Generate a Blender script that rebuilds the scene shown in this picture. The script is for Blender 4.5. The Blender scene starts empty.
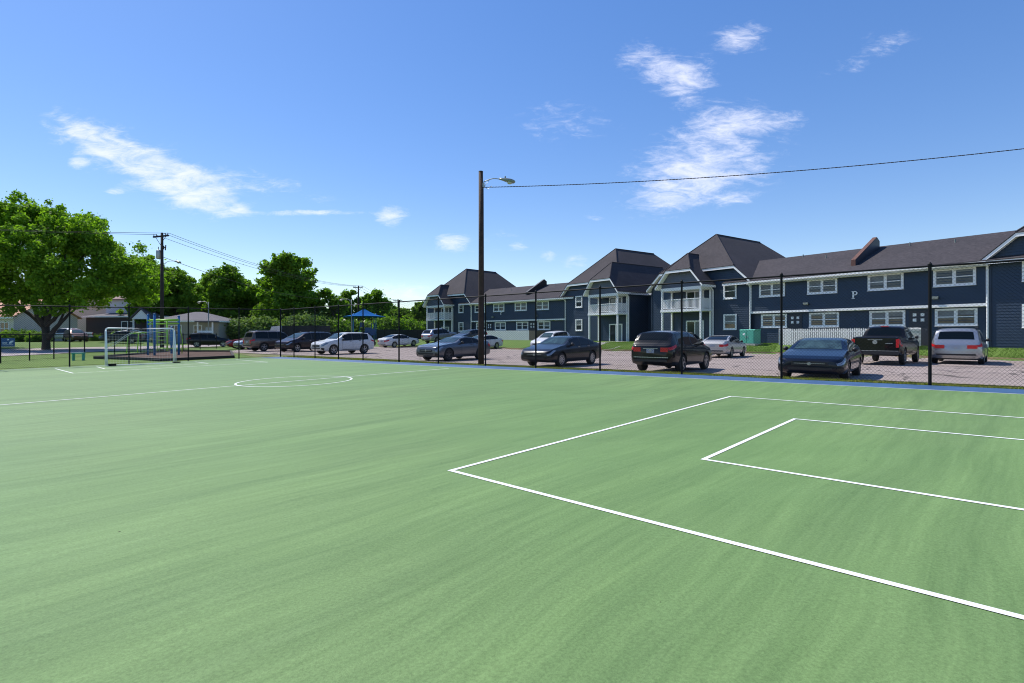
import bpy, bmesh, math, random
import numpy as np
from mathutils import Vector, Matrix
from mathutils.geometry import delaunay_2d_cdt
random.seed(7); rng = np.random.default_rng(11)
R = math.radians
sc = bpy.context.scene
COL = sc.collection

# ------------------------------------------------------------------ helpers
def tag(o, label=None, cat=None, group=None, kind=None):
    if label: o['label'] = label
    if cat: o['category'] = cat
    if group: o['group'] = group
    if kind: o['kind'] = kind
    return o

def link(o, parent=None):
    COL.objects.link(o)
    if parent is not None: o.parent = parent
    return o

def empty(name, loc=(0, 0, 0), rz=0.0):
    o = bpy.data.objects.new(name, None); link(o)
    o.location = loc; o.rotation_euler = (0, 0, rz); o.empty_display_size = .3
    return o

def meshobj(name, verts, faces, mats, parent=None, smooth=False, mi=None, fix=True):
    me = bpy.data.meshes.new(name)
    me.from_pydata([tuple(v) for v in verts], [], faces)
    for m in (mats if isinstance(mats, (list, tuple)) else [mats]): me.materials.append(m)
    if mi is not None: me.polygons.foreach_set('material_index', mi)
    if fix:
        bm = bmesh.new(); bm.from_mesh(me); bmesh.ops.recalc_face_normals(bm, faces=bm.faces); bm.to_mesh(me); bm.free()
    if smooth: me.polygons.foreach_set('use_smooth', [True]*len(me.polygons))
    me.update()
    return link(bpy.data.objects.new(name, me), parent)

class MB:
    """collects shapes that belong to ONE mesh object"""
    def __init__(s, fr=None): s.v = []; s.f = []; s.mi = []; s.fr = fr; s.m = 0
    def add(s, vs, fs):
        b = len(s.v)
        s.v += [s.fr(v) if s.fr else tuple(v) for v in vs]
        s.f += [tuple(i+b for i in f) for f in fs]; s.mi += [s.m]*len(fs)
    def box(s, a, b):
        x0, y0, z0 = a; x1, y1, z1 = b
        s.add([(x0,y0,z0),(x1,y0,z0),(x1,y1,z0),(x0,y1,z0),(x0,y0,z1),(x1,y0,z1),(x1,y1,z1),(x0,y1,z1)],
              [(0,3,2,1),(4,5,6,7),(0,1,5,4),(1,2,6,5),(2,3,7,6),(3,0,4,7)])
    def prism(s, poly, axis, a, b):
        """poly: 2D points; extruded along axis from a to b. axis 0: (y,z) 1: (x,z) 2: (x,y)"""
        def mk(p, t):
            return {0: (t, p[0], p[1]), 1: (p[0], t, p[1]), 2: (p[0], p[1], t)}[axis]
        n = len(poly)
        s.add([mk(p, a) for p in poly]+[mk(p, b) for p in poly],
              [tuple(range(n))[::-1], tuple(range(n, 2*n))]+[(i, (i+1) % n, (i+1) % n+n, i+n) for i in range(n)])
    def tube(s, pts, rad, n=8, cap=True):
        pts = [Vector(p) for p in pts]
        rads = rad if isinstance(rad, (list, tuple)) else [rad]*len(pts)
        vs = []; up = None
        for i, p in enumerate(pts):
            d = (pts[min(i+1, len(pts)-1)]-pts[max(i-1, 0)]).normalized()
            if up is None: up = Vector((0, 0, 1)) if abs(d.z) < .9 else Vector((1, 0, 0))
            x = d.cross(up).normalized(); y = d.cross(x).normalized(); up = -y if False else up
            for k in range(n):
                a = 2*math.pi*k/n
                vs.append(p+(x*math.cos(a)+y*math.sin(a))*rads[i])
        fs = [(i*n+k, i*n+(k+1) % n, (i+1)*n+(k+1) % n, (i+1)*n+k) for i in range(len(pts)-1) for k in range(n)]
        if cap: fs += [tuple(range(n))[::-1], tuple(range((len(pts)-1)*n, len(pts)*n))]
        s.add(vs, fs)
    def lathe(s, prof, axis_o, axis='z', n=16):
        """prof: (r, h) pairs"""
        vs = []; m = len(prof); o = Vector(axis_o)
        for r, h in prof:
            for k in range(n):
                a = 2*math.pi*k/n; c, q = r*math.cos(a), r*math.sin(a)
                vs.append(o+Vector({'z': (c, q, h), 'y': (c, h, q), 'x': (h, c, q)}[axis]))
        fs = [(i*n+k, i*n+(k+1) % n, (i+1)*n+(k+1) % n, (i+1)*n+k) for i in range(m-1) for k in range(n)]
        fs += [tuple(range(n)), tuple(range((m-1)*n, m*n))]
        s.add(vs, fs)
    def build(s, name, mats, parent=None, smooth=False):
        return meshobj(name, s.v, s.f, mats, parent, smooth, s.mi)

# ------------------------------------------------------------------ materials
def nodes_of(m):
    m.use_nodes = True; nt = m.node_tree
    return nt, nt.nodes['Principled BSDF'], nt.nodes, nt.links

def mat(name, col, rough=.6, metal=0., coat=0., spec=.5, var=0., vscale=3., bump=0., bscale=30., emit=None, alpha=1.):
    m = bpy.data.materials.new(name); nt, p, N, L = nodes_of(m)
    p.inputs['Base Color'].default_value = (*col, 1); p.inputs['Roughness'].default_value = rough
    p.inputs['Metallic'].default_value = metal; p.inputs['Coat Weight'].default_value = coat
    p.inputs['Coat Roughness'].default_value = .06; p.inputs['Specular IOR Level'].default_value = spec
    if var or bump:
        tc = N.new('ShaderNodeTexCoord')
    if var:
        n = N.new('ShaderNodeTexNoise'); n.inputs['Scale'].default_value = vscale; n.inputs['Detail'].default_value = 6
        n.inputs['Roughness'].default_value = .65
        L.new(tc.outputs['Object'], n.inputs['Vector'])
        mx = N.new('ShaderNodeMix'); mx.data_type = 'RGBA'
        mx.inputs[6].default_value = (*[max(c*(1-var), 0) for c in col], 1); mx.inputs[7].default_value = (*[min(c*(1+var), 1) for c in col], 1)
        mr = N.new('ShaderNodeMapRange'); mr.inputs[1].default_value = .3; mr.inputs[2].default_value = .7
        L.new(n.outputs[0], mr.inputs[0]); L.new(mr.outputs[0], mx.inputs[0]); L.new(mx.outputs[2], p.inputs['Base Color'])
    if bump:
        n2 = N.new('ShaderNodeTexNoise'); n2.inputs['Scale'].default_value = bscale; n2.inputs['Detail'].default_value = 4
        L.new(tc.outputs['Object'], n2.inputs['Vector'])
        b = N.new('ShaderNodeBump'); b.inputs['Strength'].default_value = bump; b.inputs['Distance'].default_value = .02
        L.new(n2.outputs[0], b.inputs['Height']); L.new(b.outputs[0], p.inputs['Normal'])
    if emit:
        p.inputs['Emission Color'].default_value = (*emit[0], 1); p.inputs['Emission Strength'].default_value = emit[1]
    return m

def ramp_noise(N, L, vec, scale, stops, detail=8, rough=.6, dist=0.):
    n = N.new('ShaderNodeTexNoise'); n.inputs['Scale'].default_value = scale; n.inputs['Detail'].default_value = detail
    n.inputs['Roughness'].default_value = rough; n.inputs['Distortion'].default_value = dist
    L.new(vec, n.inputs['Vector'])
    r = N.new('ShaderNodeValToRGB'); e = r.color_ramp.elements
    while len(e) < len(stops): e.new(.5)
    for el, (p, c) in zip(e, stops): el.position = p; el.color = (*c, 1)
    L.new(n.outputs[0], r.inputs[0]); return r.outputs[0]

def mixrgb(N, L, a, b, fac, mode='MIX'):
    m = N.new('ShaderNodeMix'); m.data_type = 'RGBA'; m.blend_type = mode
    for sock, v in ((m.inputs[6], a), (m.inputs[7], b), (m.inputs[0], fac)):
        if isinstance(v, (float, int)): sock.default_value = v
        elif isinstance(v, tuple): sock.default_value = (*v, 1)
        else: L.new(v, sock)
    return m.outputs[2]

def mapping(N, L, src, loc=(0,0,0), rot=(0,0,0), scale=(1,1,1), typ='POINT'):
    m = N.new('ShaderNodeMapping'); m.vector_type = typ
    m.inputs['Location'].default_value = loc; m.inputs['Rotation'].default_value = rot; m.inputs['Scale'].default_value = scale
    L.new(src, m.inputs[0]); return m.outputs[0]

def court_mat():
    m = bpy.data.materials.new('court_green'); nt, p, N, L = nodes_of(m)
    tc = N.new('ShaderNodeTexCoord').outputs['Object']
    ang = R(-46)
    g3 = lambda v: (v, v, v)
    wob = N.new('ShaderNodeTexNoise'); wob.inputs['Scale'].default_value = .22; wob.inputs['Detail'].default_value = 2
    L.new(tc, wob.inputs['Vector'])
    vm = N.new('ShaderNodeVectorMath'); vm.operation = 'MULTIPLY_ADD'; vm.inputs[1].default_value = (.8, .8, 0)
    L.new(wob.outputs[1], vm.inputs[0]); L.new(tc, vm.inputs[2])
    st = mapping(N, L, mapping(N, L, vm.outputs[0], rot=(0, 0, ang)), scale=(.16, 1.5, 1))
    streak = ramp_noise(N, L, st, 1.0, [(.34, g3(0)), (.66, g3(1))], 5, .6, .25)
    st2 = mapping(N, L, mapping(N, L, vm.outputs[0], rot=(0, 0, ang)), scale=(.5, 9, 1))
    streak2 = ramp_noise(N, L, st2, 1.0, [(.3, g3(0)), (.7, g3(1))], 6, .7, .1)
    patch = ramp_noise(N, L, tc, .16, [(.35, g3(0)), (.65, g3(1))], 3, .5)
    fine = ramp_noise(N, L, tc, 55, [(.25, g3(0)), (.75, g3(1))], 4, .8)
    spots = ramp_noise(N, L, tc, 2.3, [(.70, g3(0)), (.78, g3(1))], 6, .75)
    c = mixrgb(N, L, (.104, .176, .066), (.184, .290, .104), streak)
    c = mixrgb(N, L, c, mixrgb(N, L, (.080, .140, .048), (.222, .332, .132), streak2), .40)
    stb = mapping(N, L, mapping(N, L, vm.outputs[0], rot=(0, 0, R(-5))), scale=(.35, 2.2, 1))
    arc = ramp_noise(N, L, stb, 1.0, [(.3, g3(0)), (.7, g3(1))], 6, .7, .9)
    pm_ = ramp_noise(N, L, tc, .11, [(.47, g3(0)), (.60, g3(1))], 3, .5)
    c = mixrgb(N, L, c, mixrgb(N, L, (.085, .160, .055), (.175, .290, .110), arc), mixrgb(N, L, (0, 0, 0), (.6, .6, .6), pm_))
    c = mixrgb(N, L, c, (.125, .245, .074), mixrgb(N, L, (0, 0, 0), (.35, .35, .35), patch))
    # left side fades paler and greyer: hazy glare put into the court colour
    sx = N.new('ShaderNodeSeparateXYZ'); L.new(tc, sx.inputs[0])
    mr = N.new('ShaderNodeMapRange'); mr.interpolation_type = 'SMOOTHSTEP'
    mr.inputs[1].default_value = 1.; mr.inputs[2].default_value = -13.; L.new(sx.outputs[0], mr.inputs[0])
    mu = N.new('ShaderNodeMath'); mu.operation = 'MULTIPLY'; mu.inputs[1].default_value = .34; L.new(mr.outputs[0], mu.inputs[0])
    c = mixrgb(N, L, c, mixrgb(N, L, (.140, .225, .110), (.230, .325, .185), streak2), mu.outputs[0])
    c = mixrgb(N, L, c, (.13, .16, .09), mixrgb(N, L, (0, 0, 0), (.35, .35, .35), spots))
    c = mixrgb(N, L, c, mixrgb(N, L, (.55, .55, .53), (1.38, 1.38, 1.38), fine), .70, 'MULTIPLY')
    L.new(c, p.inputs['Base Color'])
    p.inputs['Roughness'].default_value = .72; p.inputs['Specular IOR Level'].default_value = .2
    b = N.new('ShaderNodeBump'); b.inputs['Strength'].default_value = .35; b.inputs['Distance'].default_value = .004
    n2 = N.new('ShaderNodeTexNoise'); n2.inputs['Scale'].default_value = 160; n2.inputs['Detail'].default_value = 3; L.new(tc, n2.inputs['Vector'])
    L.new(n2.outputs[0], b.inputs['Height']); L.new(b.outputs[0], p.inputs['Normal'])
    return m

def ground_mat(name, cols, scales=(.35, 6., 40.), rough=.9, bump=.4):
    m = bpy.data.materials.new(name); nt, p, N, L = nodes_of(m)
    tc = N.new('ShaderNodeTexCoord').outputs['Object']
    a = ramp_noise(N, L, tc, scales[0], [(.35, cols[0]), (.65, cols[1])], 5)
    b = ramp_noise(N, L, tc, scales[1], [(.35, cols[2]), (.65, cols[1])], 6, .7)
    c = mixrgb(N, L, a, b, .45)
    f = ramp_noise(N, L, tc, scales[2], [(.3, (.7, .7, .7)), (.7, (1.3, 1.3, 1.3))], 4, .8)
    c = mixrgb(N, L, c, f, .7, 'MULTIPLY'); L.new(c, p.inputs['Base Color'])
    p.inputs['Roughness'].default_value = rough; p.inputs['Specular IOR Level'].default_value = .25
    if bump:
        n2 = N.new('ShaderNodeTexNoise'); n2.inputs['Scale'].default_value = scales[2]; L.new(tc, n2.inputs['Vector'])
        bp = N.new('ShaderNodeBump'); bp.inputs['Strength'].default_value = bump; bp.inputs['Distance'].default_value = .03
        L.new(n2.outputs[0], bp.inputs['Height']); L.new(bp.outputs[0], p.inputs['Normal'])
    return m

def leaf_mat(name, dark, light, trans=.3):
    m = bpy.data.materials.new(name); nt, p, N, L = nodes_of(m)
    g = N.new('ShaderNodeNewGeometry')
    r = N.new('ShaderNodeValToRGB'); r.color_ramp.elements[0].color = (*dark, 1); r.color_ramp.elements[1].color = (*light, 1)
    L.new(g.outputs['Random Per Island'], r.inputs[0])
    tc = N.new('ShaderNodeTexCoord').outputs['Object']
    f = ramp_noise(N, L, tc, .55, [(.35, (.75, .8, .7)), (.65, (1.2, 1.15, 1.1))], 3)
    c = mixrgb(N, L, r.outputs[0], f, .8, 'MULTIPLY')
    L.new(c, p.inputs['Base Color']); p.inputs['Roughness'].default_value = .65; p.inputs['Specular IOR Level'].default_value = .12
    t = N.new('ShaderNodeBsdfTranslucent'); L.new(mixrgb(N, L, c, (1.3, 1.5, .5), 1., 'MULTIPLY'), t.inputs[0])
    ms = N.new('ShaderNodeMixShader'); ms.inputs[0].default_value = trans
    out = N['Material Output'] if False else [n for n in N if n.type == 'OUTPUT_MATERIAL'][0]
    L.new(p.outputs[0], ms.inputs[1]); L.new(t.outputs[0], ms.inputs[2]); L.new(ms.outputs[0], out.inputs[0])
    return m

def shingle_mat():
    m = bpy.data.materials.new('roof_shingle'); nt, p, N, L = nodes_of(m)
    tc = N.new('ShaderNodeTexCoord').outputs['Object']
    f = ramp_noise(N, L, mapping(N, L, tc, scale=(3, 3, 9)), 1.6, [(.3, (.030, .028, .031)), (.5, (.060, .055, .060)), (.72, (.096, .088, .094))], 6, .8)
    g = ramp_noise(N, L, tc, .4, [(.3, (.8, .8, .82)), (.7, (1.15, 1.1, 1.1))], 4)
    c = mixrgb(N, L, f, g, .8, 'MULTIPLY')
    # courses: thin darker line each 14 cm of height
    sx = N.new('ShaderNodeSeparateXYZ'); L.new(tc, sx.inputs[0])
    mu = N.new('ShaderNodeMath'); mu.operation = 'MULTIPLY'; mu.inputs[1].default_value = 1/.12; L.new(sx.outputs[2], mu.inputs[0])
    fr = N.new('ShaderNodeMath'); fr.operation = 'FRACT'; L.new(mu.outputs[0], fr.inputs[0])
    lt = N.new('ShaderNodeMath'); lt.operation = 'LESS_THAN'; lt.inputs[1].default_value = .22; L.new(fr.outputs[0], lt.inputs[0])
    ml = N.new('ShaderNodeMath'); ml.operation = 'MULTIPLY'; ml.inputs[1].default_value = .45; L.new(lt.outputs[0], ml.inputs[0])
    c = mixrgb(N, L, c, (.035, .03, .03), ml.outputs[0]); L.new(c, p.inputs['Base Color'])
    p.inputs['Roughness'].default_value = .9; p.inputs['Specular IOR Level'].default_value = .2
    return m

def asphalt_mat(name, c0, c1, crack=True):
    m = bpy.data.materials.new(name); nt, p, N, L = nodes_of(m)
    tc = N.new('ShaderNodeTexCoord').outputs['Object']
    a = ramp_noise(N, L, tc, .25, [(.3, c0), (.7, c1)], 6, .6)
    f = ramp_noise(N, L, tc, 60, [(.3, (.72,)*3), (.7, (1.25,)*3)], 3, .8)
    c = mixrgb(N, L, a, f, .8, 'MULTIPLY')
    st = ramp_noise(N, L, tc, 1.3, [(.60, (0,)*3), (.75, (1,)*3)], 5, .7)
    c = mixrgb(N, L, c, tuple(v*.45 for v in c0), mixrgb(N, L, (0,0,0), (.55,)*3, st))
    if crack:
        v = N.new('ShaderNodeTexVoronoi'); v.feature = 'DISTANCE_TO_EDGE'; v.inputs['Scale'].default_value = .33
        w = N.new('ShaderNodeTexNoise'); w.inputs['Scale'].default_value = 1.5; L.new(tc, w.inputs['Vector'])
        vm = N.new('ShaderNodeVectorMath'); vm.operation = 'MULTIPLY_ADD'; vm.inputs[1].default_value = (.9, .9, 0)
        L.new(w.outputs[1], vm.inputs[0]); L.new(tc, vm.inputs[2]); L.new(vm.outputs[0], v.inputs['Vector'])
        lt = N.new('ShaderNodeMath'); lt.operation = 'LESS_THAN'; lt.inputs[1].default_value = .012; L.new(v.outputs[0], lt.inputs[0])
        c = mixrgb(N, L, c, tuple(x*.3 for x in c0), lt.outputs[0])
    L.new(c, p.inputs['Base Color']); p.inputs['Roughness'].default_value = .9; p.inputs['Specular IOR Level'].default_value = .3
    return m

def worn_line():
    m = mat('court_line_paint', (.78, .79, .76), .6); nt, p, N, L = nodes_of(m)
    tc = N.new('ShaderNodeTexCoord').outputs['Object']
    a = ramp_noise(N, L, tc, 2.5, [(.3, (.66, .68, .63)), (.6, (.80, .81, .78))], 5, .7)
    chips = ramp_noise(N, L, tc, 38, [(.62, (0, 0, 0)), (.68, (1, 1, 1))], 5, .75)
    big = ramp_noise(N, L, tc, .9, [(.5, (.0, .0, .0)), (.75, (.45, .45, .45))], 4, .6)
    L.new(mixrgb(N, L, a, (.26, .36, .20), mixrgb(N, L, chips, (0, 0, 0), mixrgb(N, L, (1, 1, 1), (.25, .25, .25), big))), p.inputs['Base Color']); return m
M = dict(
 court=court_mat(),
 blue=mat('court_blue', (.038, .098, .205), .6, var=.22, vscale=1.2, bump=.2, bscale=90),
 line=worn_line(),
 slab=mat('slab_edge', (.28, .27, .25), .9, var=.2),
 grass=ground_mat('lawn', [(.075, .150, .020), (.105, .190, .028), (.140, .175, .048)]),
 dirtgrass=ground_mat('rough_turf', [(.14, .16, .05), (.22, .20, .09), (.09, .14, .035)], (1.1, 6, 40)),
 asphalt=asphalt_mat('sunbleached_asphalt', (.262, .212, .188), (.345, .284, .254)),
 road=asphalt_mat('old_concrete_road', (.34, .29, .28), (.42, .37, .36), False),
 mulch=ground_mat('bark_mulch', [(.07, .038, .026), (.12, .065, .045), (.04, .025, .018)], (1., 7., 30.)),
 timber=mat('dark_timber', (.035, .028, .025), .85, var=.3),
 kerb=mat('ochre_kerb', (.46, .33, .16), .8, var=.25, vscale=2),
 concrete=mat('pale_concrete', (.42, .39, .35), .85, var=.15, vscale=3),
 black=mat('black_vinyl_coating', (.007, .007, .008), .6, spec=.2),
 wood=mat('creosoted_wood', (.055, .027, .018), .85, var=.45, vscale=6, bump=.6, bscale=25),
 wooddark=mat('dark_pole_wood', (.030, .021, .017), .85, var=.35, vscale=6),
 galv=mat('galvanised_steel', (.42, .43, .44), .45, .6),
 navy=mat('navy_siding', (.009, .027, .056), .50, var=.16, vscale=2, spec=.65),
 grey=mat('slate_grey_siding', (.105, .118, .150), .6, var=.08, vscale=2),
 white=mat('white_trim_paint', (.86, .86, .86), .5, var=.03),
 cream=mat('soffit_cream', (.62, .61, .52), .6),
 shingle=shingle_mat(),
 brick=mat('brick_cap', (.13, .062, .048), .85, var=.35, vscale=9),
 winglass=mat('window_glass', (.030, .036, .042), .06, spec=.8, var=.4, vscale=1.5),
 blind=mat('window_blind', (.22, .245, .26), .7, var=.25, vscale=2),
 door=mat('entry_door_paint', (.030, .033, .045), .5),
 picket=mat('weathered_white_picket', (.80, .78, .76), .7, var=.10, vscale=6),
 rawfence=mat('raw_wood_fence', (.17, .14, .11), .85, var=.3, vscale=6),
 teal=mat('teal_cabinet_paint', (.085, .400, .300), .5, var=.12, vscale=4),
 bark=mat('tree_bark', (.055, .043, .034), .9, var=.4, vscale=5, bump=.8, bscale=14),
 leaf_big=leaf_mat('maple_leaf', (.100, .190, .018), (.250, .410, .042), .45),
 leaf_mid=leaf_mat('mid_green_leaf', (.095, .180, .024), (.225, .360, .046), .48),
 leaf_dark=leaf_mat('dark_green_leaf', (.088, .160, .026), (.200, .320, .050), .46),
 leaf_lite=leaf_mat('light_green_leaf', (.115, .205, .024), (.230, .370, .048), .40),
 leaf_bush=leaf_mat('bush_leaf', (.085, .145, .038), (.230, .320, .110), .32),
 beige=mat('beige_render', (.62, .55, .47), .8, var=.06),
 tan=mat('tan_siding', (.68, .61, .52), .8, var=.06),
 whitesd=mat('pale_blue_siding', (.50, .56, .64), .7, var=.05),
 darkbrick=mat('dark_brown_brick', (.060, .042, .044), .85, var=.3, vscale=8),
 orange=mat('orange_tile_roof', (.55, .27, .16), .8, var=.3, vscale=3),
 pinkroof=mat('faded_brown_roof', (.27, .18, .165), .9, var=.15, vscale=3),
 greyroof=mat('grey_shingle', (.135, .125, .135), .9, var=.2, vscale=3),
 greywall=mat('warm_grey_wall', (.33, .31, .28), .8, var=.06),
 lime=mat('lime_green_paint', (.38, .72, .05), .4),
 playblue=mat('play_blue_paint', (.015, .150, .38), .4),
 canvas=mat('blue_shade_fabric', (.002, .105, .34), .9, var=.05, spec=.1),
 screen=mat('dark_fence_screen', (.016, .022, .024), .9),
 goalw=mat('scuffed_white_tube', (.80, .81, .80), .5, var=.10, vscale=8),
 net=mat('pale_net_cord', (.55, .56, .56), .8),
 sign=mat('blue_sign_face', (.020, .085, .26), .4),
 signw=mat('white_sign_print', (.62, .68, .78), .5),
 lampgrey=mat('cobra_head_aluminium', (.25, .27, .24), .4, .4),
 lens=mat('lamp_refractor', (.50, .50, .40), .2),
 # vehicles
 tyre=mat('tyre_rubber', (.015, .015, .015), .8),
 rim=mat('alloy_wheel', (.42, .43, .45), .3, .8),
 rimdark=mat('dark_alloy', (.09, .09, .10), .35, .7),
 carglass=mat('car_glass', (.004, .007, .008), .03, spec=.28),
 carscreen=mat('windscreen_glass', (.035, .062, .060), .04, spec=.6, var=.8, vscale=2.2),
 red=mat('tail_lamp_red', (.60, .008, .012), .3, coat=.3),
 lampclear=mat('headlamp_clear', (.30, .32, .35), .12, .4, coat=1.),
 chrome=mat('chrome', (.42, .43, .45), .28, 1.),
 trim=mat('black_plastic', (.016, .016, .017), .5),
 plate=mat('license_plate', (.30, .34, .42), .5, var=.2, vscale=20),
)
# ------------------------------------------------------------------ terrain
CA, CB = .0144, .010
def court_z(x, y): return CA*x+CB*y
FP = Vector((-15.08, 34.52)); FD = Vector((.7775, -.6288)); FN = Vector((.6288, .7775))   # long fence: corner, run, outward
BD = Vector((-.6917, -.7222)); BN = Vector((-.7222, .6917))                               # end fence
KERB = [Vector(p) for p in ((-16., 64.), (-4., 57.5), (.8, 52.6), (11.4, 47.0), (20.2, 41.2), (28.8, 31.9), (38., 20.), (52., 0.))]
def smooth(t): t = min(max(t, 0.), 1.); return t*t*(3-2*t)
def kerb_dist(p):
    best = 1e9; sg = 1
    for a, b in zip(KERB[:-1], KERB[1:]):
        ab = b-a; t = min(max((p-a).dot(ab)/ab.dot(ab), 0), 1); q = a+ab*t; d = (p-q).length
        if d < best:
            best = d; c = ab.x*(p-a).y-ab.y*(p-a).x; sg = 1 if c > 0 else -1
    return best*sg
def G(x, y):
    p = Vector((x, y)); d1 = (p-FP).dot(FN); d2 = (p-FP).dot(BN)
    out = max(d1, d2)
    c = court_z(min(max(x, -40), 40), min(max(y, -25), 45))
    low = .03
    z = c-.045 if out <= .25 else (c-.045)*(1-smooth((out-.25)/3.2))+low*smooth((out-.25)/3.2)
    r = 0.
    if out > 0:
        k = kerb_dist(p)
        if k > 0 and x > -22: r = .12+.60*smooth((k-.2)/5.0)
        r = max(r, .5*smooth((-46-x)/12), .45*smooth((y-62)/18))
    return z+r
def steps(lo, hi, d, far):
    xs = list(np.arange(lo, hi+1e-6, d)); s = d
    a = lo; b = hi
    while b < far: s *= 1.5; b += s; a -= s; xs = [a]+xs+[b]
    return xs
gx = steps(-75, 60, .9, 2500); gy = steps(-12, 110, .9, 2500)
vs = [(x, y, G(x, y)) for y in gy for x in gx]; nx = len(gx)
fs = [(j*nx+i, j*nx+i+1, (j+1)*nx+i+1, (j+1)*nx+i) for j in range(len(gy)-1) for i in range(nx-1)]
tag(meshobj('ground', vs, fs, M['grass'], smooth=True, fix=False), 'green grass lawn all around the court and the car park', 'ground', kind='structure')

def inpoly(p, poly):
    c = False; n = len(poly)
    for i in range(n):
        a, b = poly[i], poly[(i+1) % n]
        if (a[1] > p[1]) != (b[1] > p[1]) and p[0] < (b[0]-a[0])*(p[1]-a[1])/(b[1]-a[1])+a[0]: c = not c
    return c
def sheet(name, poly, m, off, label, cat, step=1.2, kind='structure', zf=None):
    zf = zf or G
    pts = []
    n = len(poly)
    for i in range(n):
        a = Vector(poly[i]); b = Vector(poly[(i+1) % n]); k = max(1, int((b-a).length/step))
        pts += [a+(b-a)*j/k for j in range(k)]
    nb = len(pts); bpts = [tuple(p) for p in pts]
    xs = [p[0] for p in bpts]; ys = [p[1] for p in bpts]
    for x in np.arange(min(xs), max(xs), step):
        for y in np.arange(min(ys), max(ys), step):
            if inpoly((x+.013, y+.007), bpts): pts.append(Vector((x+.013, y+.007)))
    r = delaunay_2d_cdt([Vector(p) for p in pts], [(i, (i+1) % nb) for i in range(nb)], [], 0, 1e-4)
    V, F = r[0], r[2]
    F = [tuple(f) for f in F if inpoly(tuple(sum((V[i] for i in f), Vector((0, 0)))/len(f)), bpts)]
    o = meshobj(name, [(v.x, v.y, zf(v.x, v.y)+off) for v in V], F, m, smooth=True)
    if o.data.polygons[0].normal.z < 0: o.data.flip_normals()
    return tag(o, label, cat, kind=kind)

def W2(p): return (p.x, p.y)
# court slab: blue border underneath, green playing surface on top
c0 = FP+BD*0.15-FN*0.05
far_r = FP+FD*50; far_l = FP+BD*40
slab = [W2(FP-FN*.12-BN*.12), W2(FP+FD*50-FN*.12), (30, -25), (-45, -25), W2(FP+BD*60-BN*.12)]
o = sheet('court_border', slab, M['blue'], 0.0, 'blue painted border strip along the fenced side of the sports court', 'court border', 4, zf=court_z)
grn = [W2(FP+BD*.4-FN*1.02-BN*.25), W2(FP+FD*50-FN*1.22), (29.9, -24.9), (-44.9, -24.9), W2(FP+BD*60-BN*.25)]
sheet('court_surface', grn, M['court'], .004, 'green painted sports court surface with squeegee streaks', 'sports court', 4, zf=court_z)
mb = MB()
def lineseg(a, b, w=.05, off=.009, ext=0.):
    a = Vector(a); b = Vector(b); d = (b-a).normalized(); q = Vector((-d.y, d.x))*w/2; a = a-d*ext; b = b+d*ext
    n = max(1, int((b-a).length/3)); 
    for i in range(n):
        p0 = a+(b-a)*i/n; p1 = a+(b-a)*(i+1)/n
        vs = [p0-q, p1-q, p1+q, p0+q]
        mb.add([(v.x, v.y, court_z(v.x, v.y)+off) for v in vs], [(0, 1, 2, 3)])
LW = .058
A = (-.69, 5.99); Ar = (2.75, 2.85); B = (4.92, 11.92); Br = (8.45, 8.74); C = (2.29, 6.33); Cr = (4.33, 4.48); D = (4.78, 8.96); Dr = (6.88, 7.12)
def beyond(a, b, k): a = Vector(a); b = Vector(b); return a+(b-a).normalized()*k
lineseg(A, beyond(A, Ar, 9), LW, ext=LW/2); lineseg(B, beyond(B, Br, 9), LW, .0092, LW/2); lineseg(A, B, LW, .0094)
lineseg(C, beyond(C, Cr, 6), LW, ext=LW/2); lineseg(D, beyond(D, Dr, 6), LW, .0092, LW/2); lineseg(C, D, LW, .0094)
lineseg(Vector((-7.05, 17.2))-Vector((.696, .718))*20, (-2.6, 21.75), LW)
mb.fr = None
n = 64; cx, cy, r0 = -7.02, 17.2, 1.74
ring = []
for k in range(n):
    a = 2*math.pi*k/n
    for rr in (r0-LW/2, r0+LW/2):
        x, y = cx+rr*math.cos(a), cy+rr*math.sin(a); ring.append((x, y, court_z(x, y)+.0096))
mb.add(ring, [(2*k, 2*k+1, (2*k+3) % (2*n), (2*k+2) % (2*n)) for k in range(n)])
lineseg((-18.3, 22.1), (-13.0, 28.2), LW, .0094); lineseg((-18.3, 22.1), (-21.8, 25.3), LW, ext=LW/2); lineseg((-13.0, 28.2), (-16.3, 31.3), LW, .0092, LW/2)
lineseg((-18.9, 24.6), (-16.0, 27.9), LW, .0094); lineseg((-18.9, 24.6), (-20.6, 26.3), LW, ext=LW/2); lineseg((-16.0, 27.9), (-17.7, 29.6), LW, .0092, LW/2)
e = FP-FN*1.06-BN*.3; lineseg(W2(e+BD*.4), W2(FP+FD*48-FN*1.25), .035, .0078)
lineseg(W2(e+BD*.4), W2(FP+BD*58-BN*.45), .04, .0076)
o = mb.build('court_lines', M['line']); tag(o, 'white painted boundary, penalty box and centre circle lines on the green court', 'court lines', kind='structure')
for p in o.data.polygons:
    if p.normal.z < 0: p.flip()

# a few blown leaves and grit on the court
mb = MB()
for _ in range(34):
    x, y = random.uniform(-9, 9), random.uniform(2.2, 16)
    s = random.uniform(.005, .014); a = random.uniform(0, 6.28); z = court_z(x, y)+.006; c_, s_ = math.cos(a)*s, math.sin(a)*s
    mb.add([(x+c_, y+s_, z), (x-s_*.5, y+c_*.5, z+s*.3), (x-c_, y-s_, z+.002), (x+s_*.5, y-c_*.5, z+s*.2)], [(0, 1, 2, 3)])
tag(mb.build('leaf_litter', mat('dead_leaf', (.06, .045, .025), .9, var=.4)), 'a few tiny brown blown leaves scattered on the court', 'leaves', kind='stuff')
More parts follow.
